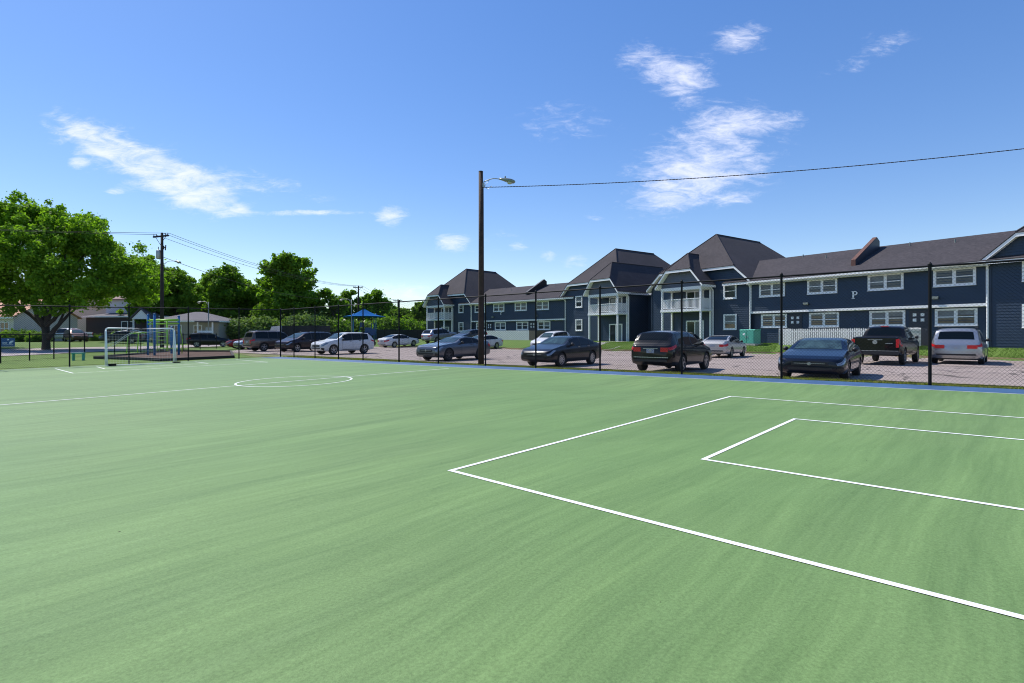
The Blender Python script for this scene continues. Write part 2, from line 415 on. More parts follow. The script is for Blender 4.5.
# car park, road, path, mulch, worn turf
lot = [(-24.5, 45.0), W2(FP+FD*1.5+FN*1.7+Vector((-2.4, 3.2))), W2(FP+FD*6+FN*2.4), W2(FP+FD*12+FN*1.25), W2(FP+FD*38+FN*.9), (52, -6), (52, 0)]
lot += [W2(k) for k in KERB[::-1][1:]] + [(-24, 66), (-30, 62)]
LOT = lot
sheet('car_park_paving', lot, M['asphalt'], .03, 'sun bleached pinkish asphalt car park behind the court fence', 'car park', 1.0)
road = [(-33.8, 10), (-35.2, 34), (-37, 58), (-35.8, 66), (-24.5, 65.5), (-24.5, 69.5), (-40, 70), (-48, 62), (-50, 40), (-49, 10)]
sheet('road', road, M['road'], .035, 'pale road running away past the playground', 'road', 1.2)
sheet('turf_strip', [W2(FP+BD*.2+BN*.05), W2(FP+FN*.05), W2(FP+FD*46+FN*.05), W2(FP+FD*46+FN*.95), W2(FP+FD*12+FN*1.3), W2(FP+FD*6+FN*2.5), W2(FP+FD*1.5+FN*1.7+Vector((-2.5, 3.3))), (-24.6, 44.6), (-21., 41), (-17.5, 36)],
      M['dirtgrass'], .012, 'worn yellow green turf strip between fence and car park', 'turf', 1.0)
mulch = [(-26.3, 33.4), (-20.6, 31.2), (-18.2, 34.6), (-24.2, 45.6), (-29.6, 46)]
sheet('playground_mulch', mulch, M['mulch'], .05, 'red brown bark mulch bed under the climbing frame', 'mulch bed', 1.0)
mb = MB()
for a, b in zip(mulch, mulch[1:]+mulch[:1]):
    a = Vector(a); b = Vector(b); n = max(1, int((b-a).length/2.4)); d = (b-a)/n; q = Vector((-d.y, d.x)).normalized()*.08
    for i in range(n):
        p0 = a+d*i; p1 = a+d*(i+.985); z0 = G(*p0); z1 = G(*p1)
        c = [p0-q, p1-q, p1+q, p0+q]; zz = [z0, z1, z1, z0]
        mb.add([(v.x, v.y, z-.02) for v, z in zip(c, zz)]+[(v.x, v.y, z+.17) for v, z in zip(c, zz)], [(0,3,2,1),(4,5,6,7),(0,1,5,4),(1,2,6,5),(2,3,7,6),(3,0,4,7)])
tag(mb.build('timber_edging', M['timber']), 'dark timber edging around the playground mulch bed', 'edging')
# kerb
mb = MB()
def kerb_run(pts, w=.16, h0=0., h1=.145):
    for a, b in zip(pts[:-1], pts[1:]):
        n = max(1, int((b-a).length/1.5)); d = (b-a)/n; q = Vector((-d.y, d.x)).normalized()
        for i in range(n):
            p0 = a+d*i; p1 = a+d*(i+.996)
            c = [p0-q*w*.5, p1-q*w*.5, p1+q*w*.5, p0+q*w*.5]
            zb = [G(*(p-q*.3)) for p in (p0, p1, p1, p0)]
            mb.add([(v.x, v.y, z+h0) for v, z in zip(c, zb)]+[(v.x, v.y, z+h1+.02) for v, z in zip(c, zb)], [(0,3,2,1),(4,5,6,7),(0,1,5,4),(1,2,6,5),(2,3,7,6),(3,0,4,7)])
kerb_run(KERB)
tag(mb.build('kerb', M['kerb']), 'ochre painted kerb between car park and lawn', 'kerb', kind='structure')
# parking bay stripes of the far row
mb = MB()
for i in range(9):
    a = Vector((27.6, 31.2))+Vector((-.72, .80))*i*3.0; b = a-Vector((.655, .755))*5.
    d = (b-a); q = Vector((-d.y, d.x)).normalized()*.05
    for j in range(4):
        p0 = a+d*j/4; p1 = a+d*(j+1)/4
        mb.add([(v.x, v.y, G(v.x, v.y)+.038) for v in (p0-q, p1-q, p1+q, p0+q)], [(0, 1, 2, 3)])
tag(mb.build('bay_markings', mat('worn_bay_paint', (.47, .44, .42), .8, var=.3, vscale=5)), 'worn white parking bay stripes on the asphalt', 'road markings', kind='structure')
# concrete path from the car park to the porch
sheet('front_path', [(6.2, 50.4), (7.4, 49.8), (12.6, 57.6), (11.6, 58.3)], M['concrete'], .03, 'pale concrete path crossing the lawn to the porch', 'path', .8)
# grass blades on the strip outside the fence
def blades(name, n, region, h, label, cols):
    P = []
    while len(P) < n:
        P.append(region())
    P = np.array(P); N = len(P)
    z = np.array([G(x, y)+.01 for x, y in P])
    a = rng.uniform(0, math.pi, N); w = rng.uniform(.008, .02, N); hh = h*rng.uniform(.4, 1.2, N)
    dx, dy = np.cos(a)*w, np.sin(a)*w; lx, ly = rng.normal(0, .35, N)*hh, rng.normal(0, .35, N)*hh
    V = np.stack([np.stack([P[:, 0]-dx, P[:, 1]-dy, z], 1), np.stack([P[:, 0]+dx, P[:, 1]+dy, z], 1), np.stack([P[:, 0]+lx, P[:, 1]+ly, z+hh], 1)], 1).reshape(-1, 3)
    me = bpy.data.meshes.new(name); me.vertices.add(3*N); me.vertices.foreach_set('co', V.ravel())
    me.loops.add(3*N); me.loops.foreach_set('vertex_index', np.arange(3*N)); me.polygons.add(N)
    me.polygons.foreach_set('loop_start', np.arange(0, 3*N, 3)); me.update(calc_edges=True)
    me.materials.append(cols)
    return tag(link(bpy.data.objects.new(name, me)), label, 'grass', kind='stuff')
def reg():
    k = random.random()**.8*46; w = random.random()
    p = FP+FD*(46-k)+FN*(.02+w*(.95 if k < 34 else 1.9)); return (p.x, p.y)
blades('fence_grass', 45000, reg, .06, 'tufts of unmown grass growing at the foot of the long fence', leaf_mat('dry_grass_blade', (.14, .17, .04), (.34, .33, .11), .35))
def reg2():
    while True:
        i = random.randrange(2, 6); a, b = KERB[i], KERB[i+1]; t = random.random(); q = Vector((-(b-a).y, (b-a).x)).normalized()
        p = a+(b-a)*t+q*(.15+random.random()*5.5)
        if (p-Vector((22, 49.1))).dot(Vector((.819, .573))) < -.1: return (p.x, p.y)
blades('lawn_grass', 40000, reg2, .09, 'short mown grass on the lawn in front of the apartments', leaf_mat('lawn_blade', (.07, .13, .02), (.15, .25, .045), .3))

# ------------------------------------------------------------------ fences
def chain_fence(fence, P, D, posts, H, name_posts='fence_post', pitch=.092, wire=.0026, rail=True, k0=None, k1=None, base=None, rpost=.033):
    base = base or court_z
    for k in posts:
        p = P+D*k; mb = MB(); z = base(p.x, p.y)
        rp = rpost*{0: 1.3, 12.0: 1.2, 33.22: 1.15, 29.74: 1.0}.get(k, 1.)
        mb.lathe([(rp, -.1), (rp, H+.02), (rp*1.35, H+.02), (rp*1.35, H+.06), (.012, H+.11)], (p.x, p.y, z), 'z', 10)
        mb.build(name_posts, M['black'], fence)
    k0 = min(posts) if k0 is None else k0; k1 = max(posts) if k1 is None else k1
    def pt(k, h): p = P+D*k; return (p.x, p.y, base(p.x, p.y)+h)
    n = max(1, int((k1-k0)/3))
    if rail:
        mb = MB(); mb.tube([pt(k0+(k1-k0)*i/n, H) for i in range(n+1)], .026, 8); mb.build('top_rail', M['black'], fence, True)
    mb = MB(); mb.tube([pt(k0+(k1-k0)*i/n, .05) for i in range(n+1)], .006, 4); mb.build('bottom_wire', M['black'], fence)
    V = []; F = []; Dn = Vector((-D.y, D.x))
    a = k0-H
    while a < k1:
        for s in (1, -1):
            # bar rises from h=.03 to H while k runs a -> a+H (or back)
            ka, kb = (a, a+H) if s == 1 else (a+H, a)
            h0, h1 = .03, H
            lo, hi = max(min(ka, kb), k0), min(max(ka, kb), k1)
            if hi-lo > .05:
                def hk(k): t = (k-ka)/(kb-ka); return h0+(h1-h0)*t
                A_, B_ = Vector(pt(lo, hk(lo))), Vector(pt(hi, hk(hi)))
                u = (B_-A_).normalized(); x = u.cross(Vector((Dn.x, Dn.y, 0))).normalized()*wire; y = Vector((Dn.x, Dn.y, 0))*wire
                o_ = y*1.2*s; b = len(V)
                for q in (A_, B_):
                    V += [q+o_+x*1.1, q+o_-x*.55+y, q+o_-x*.55-y]
                F += [(b, b+1, b+4, b+3), (b+1, b+2, b+5, b+4), (b+2, b, b+3, b+5)]
        a += pitch
    o = meshobj('chain_link_mesh', V, F, M['black'], fence)
    return fence
fe = empty('chain_link_fence', (FP.x, FP.y, court_z(*FP)))
def reparent(e):   # children were built in world coordinates: keep them in place
    for c in e.children: c.matrix_parent_inverse = Matrix.LocRotScale(e.location, e.rotation_euler, None).inverted()
posts_r = [0, 1.7, 4.14, 6.61, 8.95, 12.0, 14.9, 17.9, 20.64, 23.6, 26.7, 29.74, 33.22, 36.1, 39.2, 42.3]
chain_fence(fe, FP, FD, posts_r, 3.05); reparent(fe)
tag(fe, 'tall black chain link fence along the car park side of the court', 'fence')
fe2 = empty('chain_link_fence', (FP.x, FP.y, court_z(*FP)))
chain_fence(fe2, FP+BD*.12, BD, [2.42, 5.18, 8.01, 10.49, 13.13, 16.2, 19.3, 22.4], 3.05, k0=0, pitch=.10); reparent(fe2)
tag(fe2, 'tall black chain link fence behind the soccer goal at the left end of the court', 'fence')
fe3 = empty('chain_link_fence', (-27.9, 29., G(-27.9, 29)))
LP = Vector((-27.8, 26.0)); LDr = Vector((-4.2, 30.5)).normalized()
chain_fence(fe3, LP, LDr, [0, 2.7, 5.4, 7.4, 10.3, 13.7, 17.2, 20.8, 24.4, 28, 32], 1.55, pitch=.14, wire=.002, base=lambda x, y: G(x, y)); reparent(fe3)
tag(fe3, 'waist high black chain link fence between the playground and the pale road', 'fence')
# small blue sign on the low fence
e = empty('fence_sign', (-27.1, 28.5, G(-27.1, 28.5)))
mb = MB(); mb.box((-.27, -.012, .89), (.27, .012, 1.35)); mb.build('sign_panel', M['sign'], e)
mb = MB(); mb.lathe([(.045, -.014), (.045, -.02)], (.0, 0, 1.12), 'y', 12)
mb.box((-.22, -.02, .915), (-.03, -.014, .965)); mb.prism([(.04, .90), (.12, .90), (.22, 1.03), (.20, 1.07), (.10, 1.05), (.04, .97)], 1, -.02, -.014)
mb.box((-.22, -.02, .83), (.20, -.014, .85)); mb.build('sign_print', M['signw'], e)
mb = MB(); mb.tube([(-.29, .03, -.1), (-.29, .03, 1.5)], .03, 8); mb.tube([(-.29, .03, 1.0), (-.2, 0, 1.0)], .01, 4); mb.build('sign_post', M['black'], e)
e.rotation_euler.z = R(42)
for c in e.children:
    if c.name.startswith('sign_print'): c.location.z = .15
tag(e, 'small blue sign with white print fixed on the low fence', 'sign')
# ------------------------------------------------------------------ apartment building
def frame(O, t, n):
    O = Vector(O); t = Vector(t).normalized(); n = Vector(n).normalized()
    f = lambda v: (O.x+t.x*v[0]+n.x*v[1], O.y+t.y*v[0]+n.y*v[1], v[2])
    return f
FR = frame((22., 49.1), (.573, -.819), (-.819, -.573))      # s along the facade (to the right), n out towards the car park
FM = frame((6.93, 70.6), (.71, -.704), (-.704, -.71))
apt = empty('apartment_building', (22., 49.1, .6))
ZE, ZR, ZC, ZB, ZT = 6.42, 12.2, 8.05, .2, 3.52
def apart(mb, name, m, smooth=False):
    o = mb.build(name, m, apt, smooth); o.matrix_parent_inverse = Matrix.Translation(-Vector(apt.location)); return o
def sub(mb, name, m, parent, smooth=False):
    o = mb.build(name, m, parent, smooth); o.matrix_parent_inverse = Matrix.Identity(4); return o

def siding(fr, axis, c, a, b, z0, z1, out, m, name='wall', lap=.19, topf=None):
    """lap siding: boards as tilted strips. axis 's': plane n=c, runs s a..b ; axis 'n': plane s=c, runs n a..b. out=+-1"""
    mb = MB(fr); z = z0
    while z < z1-1e-4:
        zt = min(z+lap, z1)
        def P(k, d, zz): return (k, c+d*out, zz) if axis == 's' else (c+d*out, k, zz)
        l0, r0 = a, b; l1, r1 = a, b
        if topf:
            l0, r0 = topf(z); l1, r1 = topf(zt)
            if r1-l1 < .05: break
        mb.add([P(l0, .028, z), P(r0, .028, z), P(r1, .004, zt), P(l1, .004, zt), P(l0, -.12, z), P(r0, -.12, z), P(r1, -.12, zt), P(l1, -.12, zt)],
               [(0,1,2,3),(4,7,6,5),(0,4,5,1),(3,2,6,7),(0,3,7,4),(1,5,6,2)])
        z = zt
    return apart(mb, name, m)

def window(fr, s, n, z0, z1, w, units=2, openb=.0, side=None):
    """double hung sash units in a white casing, facing +n"""
    mb = MB(fr); T = .135
    mb.box((s-w/2, n+.0, z0), (s+w/2, n+.07, z0+T+.03)); mb.box((s-w/2, n, z1-T), (s+w/2, n+.07, z1))
    uw = (w-T*(units+1))/units
    for k in range(units+1):
        x = s-w/2+k*(uw+T); mb.box((x, n+.002, z0+T+.03), (x+T, n+.068, z1-T))
    mb.box((s-w/2-.03, n, z0-.03), (s+w/2+.03, n+.11, z0+.0))
    zm = (z0+z1)/2+.02
    for k in range(units):
        x = s-w/2+T+k*(uw+T)
        mb.box((x, n+.002, zm-.03), (x+uw, n+.055, zm+.03))
        for xa in (x, x+uw-.035): mb.box((xa, n+.002, z0+T+.03), (xa+.035, n+.045, zm-.03)); mb.box((xa, n+.002, zm+.03), (xa+.035, n+.045, z1-T))
    fo = apart(mb, 'window', M['white'])
    g = MB(fr); b = MB(fr)
    for k in range(units):
        x = s-w/2+T+k*(uw+T)
        g.box((x+.02, n-.02, z0+T), (x+uw-.02, n+.012, z1-T))
        drop = random.choice([.12, .12, .25, .45, .55])*(z1-z0)
        for i in range(int(drop/.06)):
            zz = z1-T-.02-i*.06; b.box((x+.05, n+.013, zz-.045), (x+uw-.05, n+.019, zz))
    sub(g, 'pane', M['winglass'], fo); 
    if b.v: sub(b, 'blind', M['blind'], fo)
    return fo

def ridge_roof(fr, s0, s1, nb, nf, zr, zc, o=.45, ze=ZE, ridge_to=None, back_hip=True):
    """clipped gable (jerkinhead) roof: ridge runs in n; nf = front wall plane, nb = back wall plane"""
    sc_ = (s0+s1)/2; hw = (s1-s0)/2+o; k = (zr-ze)/hw; w = (zr-zc)/k; D = (zr-zc)/1.04
    F = nf+o; Bk = nb-o
    v = [(s0-o, F, ze), (sc_-w, F, zc), (sc_+w, F, zc), (s1+o, F, ze), (sc_, F-D, zr),
         (s0-o, Bk, ze), (sc_-w, Bk, zc), (sc_+w, Bk, zc), (s1+o, Bk, ze), (sc_, (Bk+D) if back_hip else Bk, zr)]
    top = [(1, 2, 4), (0, 1, 4, 9, 6, 5), (3, 8, 7, 9, 4, 2), (6, 9, 7)]
    top = [(1, 2, 4), (0, 1, 4, 9), (0, 9, 6, 5), (3, 9, 4, 2), (3, 8, 7, 9), (6, 9, 7)]
    bound = [0, 1, 2, 3, 8, 7, 6, 5]
    def shell(name, m, dz0, dz1, grow=0.):
        mb = MB(fr)
        def g(p): return (p[0]+(grow if p[0] > sc_ else -grow)*(1 if abs(p[0]-sc_) > .01 else 0), p[1]+(grow if p[1] > (F+Bk)/2 else -grow), p[2])
        vv = [g(p) for p in v]
        mb.add([(p[0], p[1], p[2]+dz1) for p in vv]+[(p[0], p[1], p[2]+dz0) for p in vv],
               [t for t in top]+[tuple(i+10 for i in t)[::-1] for t in top]+[(bound[i], bound[(i+1) % 8], bound[(i+1) % 8]+10, bound[i]+10) for i in range(8)])
        return apart(mb, name, m)
    shell('roof', M['shingle'], 0., .05, .03)
    shell('fascia', M['white'], -.24, -.004)
    # ridge and hip caps
    mb = MB(fr)
    for a, b in ((4, 9), (1, 4), (2, 4)):
        pa, pb = Vector(v[a]), Vector(v[b]); up = Vector((0, 0, .07)); mb.tube([pa+up, pb+up], .07, 5)
    apart(mb, 'ridge_cap', M['shingle'])
    def topf(z):      # gable wall outline under the roof planes
        if z <= ze: return (s0, s1)
        d = (z-ze)/k; return (max(s0, s0-o+d+.12), min(s1, s1+o-d-.12))
    return topf

def downspout(fr, s, n, z0, z1, bend=.35):
    mb = MB(fr); mb.tube([(s, n+bend, z1), (s, n+bend, z1-.12), (s, n+.10, z1-.42), (s, n+.10, z0+.15), (s, n+.28, z0+.02)], .062, 8)
    apart(mb, 'downspout', M['white'])

def body(fr, s0, s1, zbase, depth=15., zr=ZR, left=True, right=True):
    siding(fr, 's', 0, s0, s1, zbase, ZE-.1, 1, M['navy'])
    tf = ridge_roof(fr, s0, s1, -depth, 0, zr, ZC)
    siding(fr, 's', 0, s0, s1, ZE-.1, ZC-.2, 1, M['navy'], 'gable_wall', topf=tf)
    if right: siding(fr, 'n', s1, -depth, 0, zbase, ZE-.15, 1, M['navy'], 'side_wall')
    if left: siding(fr, 'n', s0, -depth, 0, zbase, ZE-.15, -1, M['navy'], 'side_wall')
    siding(fr, 's', -depth, s0, s1, zbase, ZE-.1, -1, M['navy'], 'rear_wall')
    for s in (s0, s1):
        mb = MB(fr); mb.box((s-.07, -.05, zbase), (s+.07, .07, ZE-.12)); apart(mb, 'corner_board', M['navy'])

def porch(fr, s0, s1, zbase, D=1.79, zr=9.75):
    zd = 3.84
    tf = ridge_roof(fr, s0, s1, -8.5, D, zr, 8.0, ze=ZE-.02, back_hip=False)
    siding(fr, 's', D-.12, s0, s1, ZE-.1, 7.8, 1, M['grey'], 'porch_gable', topf=tf)
    mb = MB(fr)       # beam, posts
    mb.box((s0-.05, D-.2, ZE-.42), (s1+.05, D, ZE-.12)); mb.box((s1-.15, .02, ZE-.42), (s1+.05, D-.2, ZE-.12)); mb.box((s0-.05, .02, ZE-.42), (s0+.15, D-.2, ZE-.12))
    apart(mb, 'porch_beam', M['white'])
    mb = MB(fr); mb.box((s0, .03, ZE-.46), (s1, D-.02, ZE-.42)); apart(mb, 'porch_ceiling', M['cream'])
    for s, n in ((s0+.08, D-.1), (s1-.08, D-.1), (s0+.08, .12), (s1-.08, .12)):
        mb = MB(fr); mb.box((s-.085, n-.085, zbase-.3), (s+.085, n+.085, zd)); mb.box((s-.085, n-.085, zd+.26), (s+.085, n+.085, ZE-.42))
        mb.box((s-.12, n-.12, zbase-.3), (s+.12, n+.12, zbase+.15)); apart(mb, 'porch_post', M['white'])
    bal = MB(fr); bal.box((s0-.06, .03, zd), (s1+.06, D+.04, zd+.26)); bo = apart(bal, 'balcony', M['white'])
    r = MB(fr); zt = zd+1.22
    r.box((s0, D-.10, zt), (s1, D-.0, zt+.07)); r.box((s0, D-.07, zd+.34), (s1, D-.03, zd+.40))
    r.box((s1-.1, .05, zt), (s1, D-.1, zt+.07)); r.box((s1-.07, .05, zd+.34), (s1-.03, D-.1, zd+.40))
    r.box((s0, .05, zt), (s0+.1, D-.1, zt+.07)); r.box((s0+.03, .05, zd+.34), (s0+.07, D-.1, zd+.40))
    x = s0+.12
    while x < s1-.1: r.box((x, D-.065, zd+.40), (x+.055, D-.035, zt)); x += .135
    y = .12
    while y < D-.15:
        r.box((s1-.065, y, zd+.40), (s1-.035, y+.075, zt)); r.box((s0+.035, y, zd+.40), (s0+.065, y+.075, zt)); y += .135
    sub(r, 'railing', M['white'], bo)
    for z0, z1 in ((zbase+.05, zbase+2.35), (zd+.28, zd+2.15)):   # sliding patio doors
        sd = s0+(s1-s0)*.60; mb = MB(fr)
        mb.box((sd-1.05, .03, z1-.12), (sd+1.05, .12, z1)); mb.box((sd-1.05, .03, z0), (sd-.92, .12, z1-.12)); mb.box((sd+.92, .03, z0), (sd+1.05, .12, z1-.12))
        mb.box((sd-.05, .03, z0), (sd+.05, .10, z1-.12)); mb.box((sd-.92, .03, z0), (sd+.92, .11, z0+.08))
        po = apart(mb, 'patio_door', M['white'])
        g = MB(fr); g.box((sd-.92, .028, z0+.08), (sd+.92, .05, z1-.12)); sub(g, 'pane', M['winglass'], po)
        b = MB(fr)
        for i in range(9): b.box((sd+.08+i*.09, .051, z0+.12), (sd+.15+i*.09, .058, z1-.16))
        sub(b, 'blind', M['blind'], po)
    mb = MB(fr); mb.box((s0-.1, .03, zbase-.4), (s1+.1, D+.15, zbase-.12)); apart(mb, 'porch_slab', M['concrete'])

def wing(fr, s0, s1, zbase, n_par, d_par0, par_mat, letter=True, picket=None):
    rec = -.32
    siding(fr, 's', 0, s0, s1, ZT+.02, ZE-.1, 1, M['navy']); siding(fr, 's', rec, s0, s1, zbase, ZT-.05, 1, M['navy'], 'lower_wall')
    mb = MB(fr); mb.box((s0, rec, ZT-.04), (s1, .07, ZT+.14)); apart(mb, 'jetty_trim', M['white'])
    # roof: ridge along s
    d, zr = 6., 9.1; k = (zr-ZE)/(d+.5)
    for name, m, z0, z1, e in (('roof', M['shingle'], 0, .05, .03), ('fascia', M['white'], -.22, -.004, 0.)):
        mb = MB(fr); prof = [(.5+e, ZE), (-d, zr), (-2*d-.5-e, ZE)]
        a, b = s0-2.5, s1+2.5
        if fr is FM: b = s1+1.5
        pts = [(n, z+z1) for n, z in prof]+[(n, z+z0) for n, z in prof[::-1]]
        mb.prism(pts, 0, a, b); apart(mb, name, m)
    mb = MB(fr); mb.box((s0+.1, .50, ZE-.16), (s1-.1, .62, ZE-.02)); apart(mb, 'gutter', M['white'])
    mb = MB(fr); mb.box((s0, 0.0, ZE-.30), (s1, .49, ZE-.24)); apart(mb, 'soffit', M['cream'])
    for vs_, vd in ((s0+4.8, 4.2), (s0+2.2, 5.4), (s1-3.1, 4.6), (s1-6.2, 5.2)):
        z = zr-k*(d-vd); mb = MB(fr); mb.tube([(vs_, -vd, z-.1), (vs_, -vd, z+.30)], .05, 7); apart(mb, 'roof_vent', M['lampgrey'])
    # fire wall parapet between the two halves
    sp = s0+(s1-s0)*n_par; zf = ZE+k*(.5+d_par0)
    prof = [(-d_par0, zf-.1), (-d_par0, zf+.50), (-d+.85, zr+.72), (-d+.35, zr+.45), (-d+.35, zr-.3)]
    mb = MB(fr); mb.prism(prof, 0, sp-.15, sp+.15); po = apart(mb, 'parapet', M['wooddark'] if par_mat is None else M['door'])
    cap = MB(fr); off = .04; cp = [(prof[1][0]+off, prof[1][1]-.55), (prof[1][0]+off, prof[1][1]+off), (prof[2][0], prof[2][1]+off), (prof[2][0], prof[2][1]+.004), (prof[1][0]+.003, prof[1][1]+.004), (prof[1][0]+.003, prof[1][1]-.55)]
    cap.prism(cp, 0, sp-.19, sp+.13); sub(cap, 'coping', par_mat or M['door'], po)
    cs = [s0+2.15, s0+6.4, s0+10.95, s0+15.1]
    for c in cs:
        window(fr, c, .01, 4.93, 6.16, 2.36); window(fr, c, rec+.01, 2.17, 3.38, 2.36)
    downspout(fr, s0+.12, 0, zbase-.2, ZE-.1); downspout(fr, s1-.12, 0, zbase-.2, ZE-.1)
    for s in (s0+.12, s1-.12):
        mb = MB(fr); mb.box((s-.1, -.05, ZT+.14), (s+.1, .06, ZE-.3)); apart(mb, 'corner_trim', M['white'])
    for c in (s0+4.05, s0+12.95):      # entry doors with four small lights
        mb = MB(fr); mb.box((c-.58, rec, zbase), (c+.58, rec+.06, 3.3)); do = apart(mb, 'door', M['door'])
        for dx in (-.24, .24):
            for dz in (2.62, 3.0):
                mb = MB(fr); mb.box((c+dx-.11, rec+.06, dz-.11), (c+dx+.11, rec+.075, dz+.11)); sub(mb, 'door_light', M['white'], do)
        mb = MB(fr); mb.lathe([(.03, 0), (.03, .05), (.012, .07)], (c+.45, rec+.06, 1.9), 'y', 8); sub(mb, 'handle', M['chrome'], do)
        mb = MB(fr); mb.box((c+.95, .04, 4.05), (c+1.25, .10, 4.2)); mb.box((c+.9, .10, 4.1), (c+1.3, .22, 4.26)); apart(mb, 'wall_lamp', M['lampgrey'])

ZG1, ZG2 = .62, .45
# right hand wing and the blocks beside it
wing(FR, 0, 17.0, ZG1, .49, 1.1, M['brick'])
body(FR, -11.4, 0, ZG1, zr=12.0); porch(FR, -8.73, -3.94, ZG1)
window(FR, -1.95, .02, 4.95, 6.42, 1.38, 1); window(FR, -1.95, .02, 2.0, 3.5, 1.38, 1)
downspout(FR, -3.75, 0, ZG1-.2, ZE-.1, .5)
body(FR, 17.0, 28.4, ZG1, zr=12.0)
for sx in (19.3, 22.1, 26.2):
    window(FR, sx, .02, 4.95, 6.45, 1.5, 1); window(FR, sx, .02, 2.0, 3.5, 1.5, 1)
body(FR, -26.3, -14.9, ZG2, zr=12.5); porch(FR, -19.7, -14.9, ZG2, zr=10.1)
window(FR, -23.3, .02, 5.0, 6.5, 1.3, 1); window(FR, -23.3, .02, 2.0, 3.5, 1.3, 1)
downspout(FR, -14.75, 0, ZG2-.2, ZE-.1, .5)
# recessed link between the two blocks
siding(FR, 's', -3.4, -14.9, -11.4, ZG2, ZE-.1, 1, M['navy'])
mb = MB(FR); mb.prism([(-2.9, ZE), (-7.2, 9.3), (-7.2, 9.2), (-2.9, ZE-.15)], 0, -15.2, -11.0); apart(mb, 'roof', M['shingle'])
mb = MB(FR); mb.prism([(-2.86, ZE-.2), (-2.86, ZE-.01), (-2.98, ZE-.01), (-2.98, ZE-.2)], 0, -14.85, -11.45); apart(mb, 'fascia', M['white'])
# far wing and end block
wing(FM, -18.9, .4, ZG2, .56, 1.4, None)
body(FM, -30.6, -18.9, ZG2, zr=12.7); porch(FM, -28.3, -23.5, ZG2)
window(FM, -21.3, .02, 5.0, 6.5, 1.2, 1); window(FM, -21.3, .02, 2.0, 3.5, 1.2, 1)
downspout(FM, -23.3, 0, ZG2-.2, ZE-.1, .5)
# letter P on both wings (serif capital, built as strokes)
def letterP(fr, s, z, h):
    w = h*.62; mb = MB(fr); n0, n1 = .045, .075; st = h*.19
    mb.box((s, n0, z), (s+st, n1, z+h)); mb.box((s-h*.09, n0, z), (s, n1, z+h*.07)); mb.box((s+st, n0, z), (s+st+h*.09, n1, z+h*.07)); mb.box((s-h*.09, n0, z+h*.93), (s, n1, z+h))
    cx, cz, ro, ri = s+st+w*.22, z+h*.73, h*.27, h*.13; N_ = 14
    out = [(cx+ro*math.sin(a), cz+ro*math.cos(a)) for a in [math.pi*i/N_ for i in range(N_+1)]]
    inn = [(cx+ri*.8*math.sin(a), cz+ri*1.35*math.cos(a)) for a in [math.pi*i/N_ for i in range(N_+1)]]
    for i in range(N_): mb.prism([out[i], out[i+1], inn[i+1], inn[i]], 1, n0, n1)
    mb.box((s+st, n0, z+h-(ro-ri*1.35)), (cx, n1, z+h)); mb.box((s+st, n0, z+h-2*ro), (cx, n1, z+h-2*ro+(ro-ri*1.35)))
    apart(mb, 'wall_letter', M['white'])
letterP(FR, 8.7, 4.38, .60); letterP(FM, -12.1, 4.45, .55)
tag(apt, 'long navy two storey apartment building with white trim, porches and steep dark gabled roofs', 'apartment building')

# picket fences
def picket_fence(fr, runs, zb, h, label, m, group=None, pitch=.15, w=.105, pointed=True):
    a0 = fr((runs[0][0], runs[0][1], 0)); e = empty('picket_fence', (a0[0], a0[1], zb)); inv = Matrix.Translation(-Vector(e.location))
    pk = MB(fr); rl = MB(fr)
    for (s0, n0), (s1, n1) in zip(runs[:-1], runs[1:]):
        L = math.hypot(s1-s0, n1-n0); ds, dn = (s1-s0)/L, (n1-n0)/L; k = 0.
        while k < L:
            s, n = s0+ds*k, n0+dn*k; hh = h+random.uniform(-.02, .02); t = .012
            qs, qn = -dn*t, ds*t; es, en = ds*w, dn*w
            pts = [(0, -.1), (1, -.1), (1, hh-.09), (.5, hh), (0, hh-.09)] if pointed else [(0, -.1), (1, -.1), (1, hh), (.5, hh), (0, hh)]
            v = [(s+es*a+q*qs, n+en*a+q*qn, zb+z) for q in (-1, 1) for a, z in pts]
            pk.add(v, [(0,1,2,3,4), (9,8,7,6,5)]+[(i, (i+1) % 5, (i+1) % 5+5, i+5) for i in range(5)]); k += pitch
        for z in (.25, h-.3):
            t0, t1 = -.015, -.055
            v = [(s0-dn*a+ds*b, n0+ds*a+dn*b, zb+z+c) for a in (t0, t1) for b, c in ((0, 0), (L, 0), (L, .09), (0, .09))]
            rl.add(v, [(0,1,2,3), (7,6,5,4), (0,4,5,1), (1,5,6,2), (2,6,7,3), (3,7,4,0)])
    for mb, nm in ((pk, 'pickets'), (rl, 'rail')):
        o = mb.build(nm, m, e); o.matrix_parent_inverse = inv
    tag(e, label, 'fence', group)
zp = .72
picket_fence(FR, [(3.9, .2), (3.9, 2.0), (13.2, 2.0), (13.2, .2)], zp, 1.34, 'white weathered picket fence behind the black pickup truck', M['picket'])
picket_fence(FM, [(-16.6, .2), (-16.6, 2.0), (-4.5, 2.0)], .62, 1.5, 'white solid picket fence in front of the far wing beside the light pole', M['picket'], pitch=.125, w=.115)
picket_fence(FM, [(-4.5, 2.0), (-3.3, 2.0), (-3.3, .2)], .62, 1.45, 'short unpainted wooden fence at the end of the white picket fence on the far wing', M['rawfence'], pitch=.125, w=.11, pointed=False)

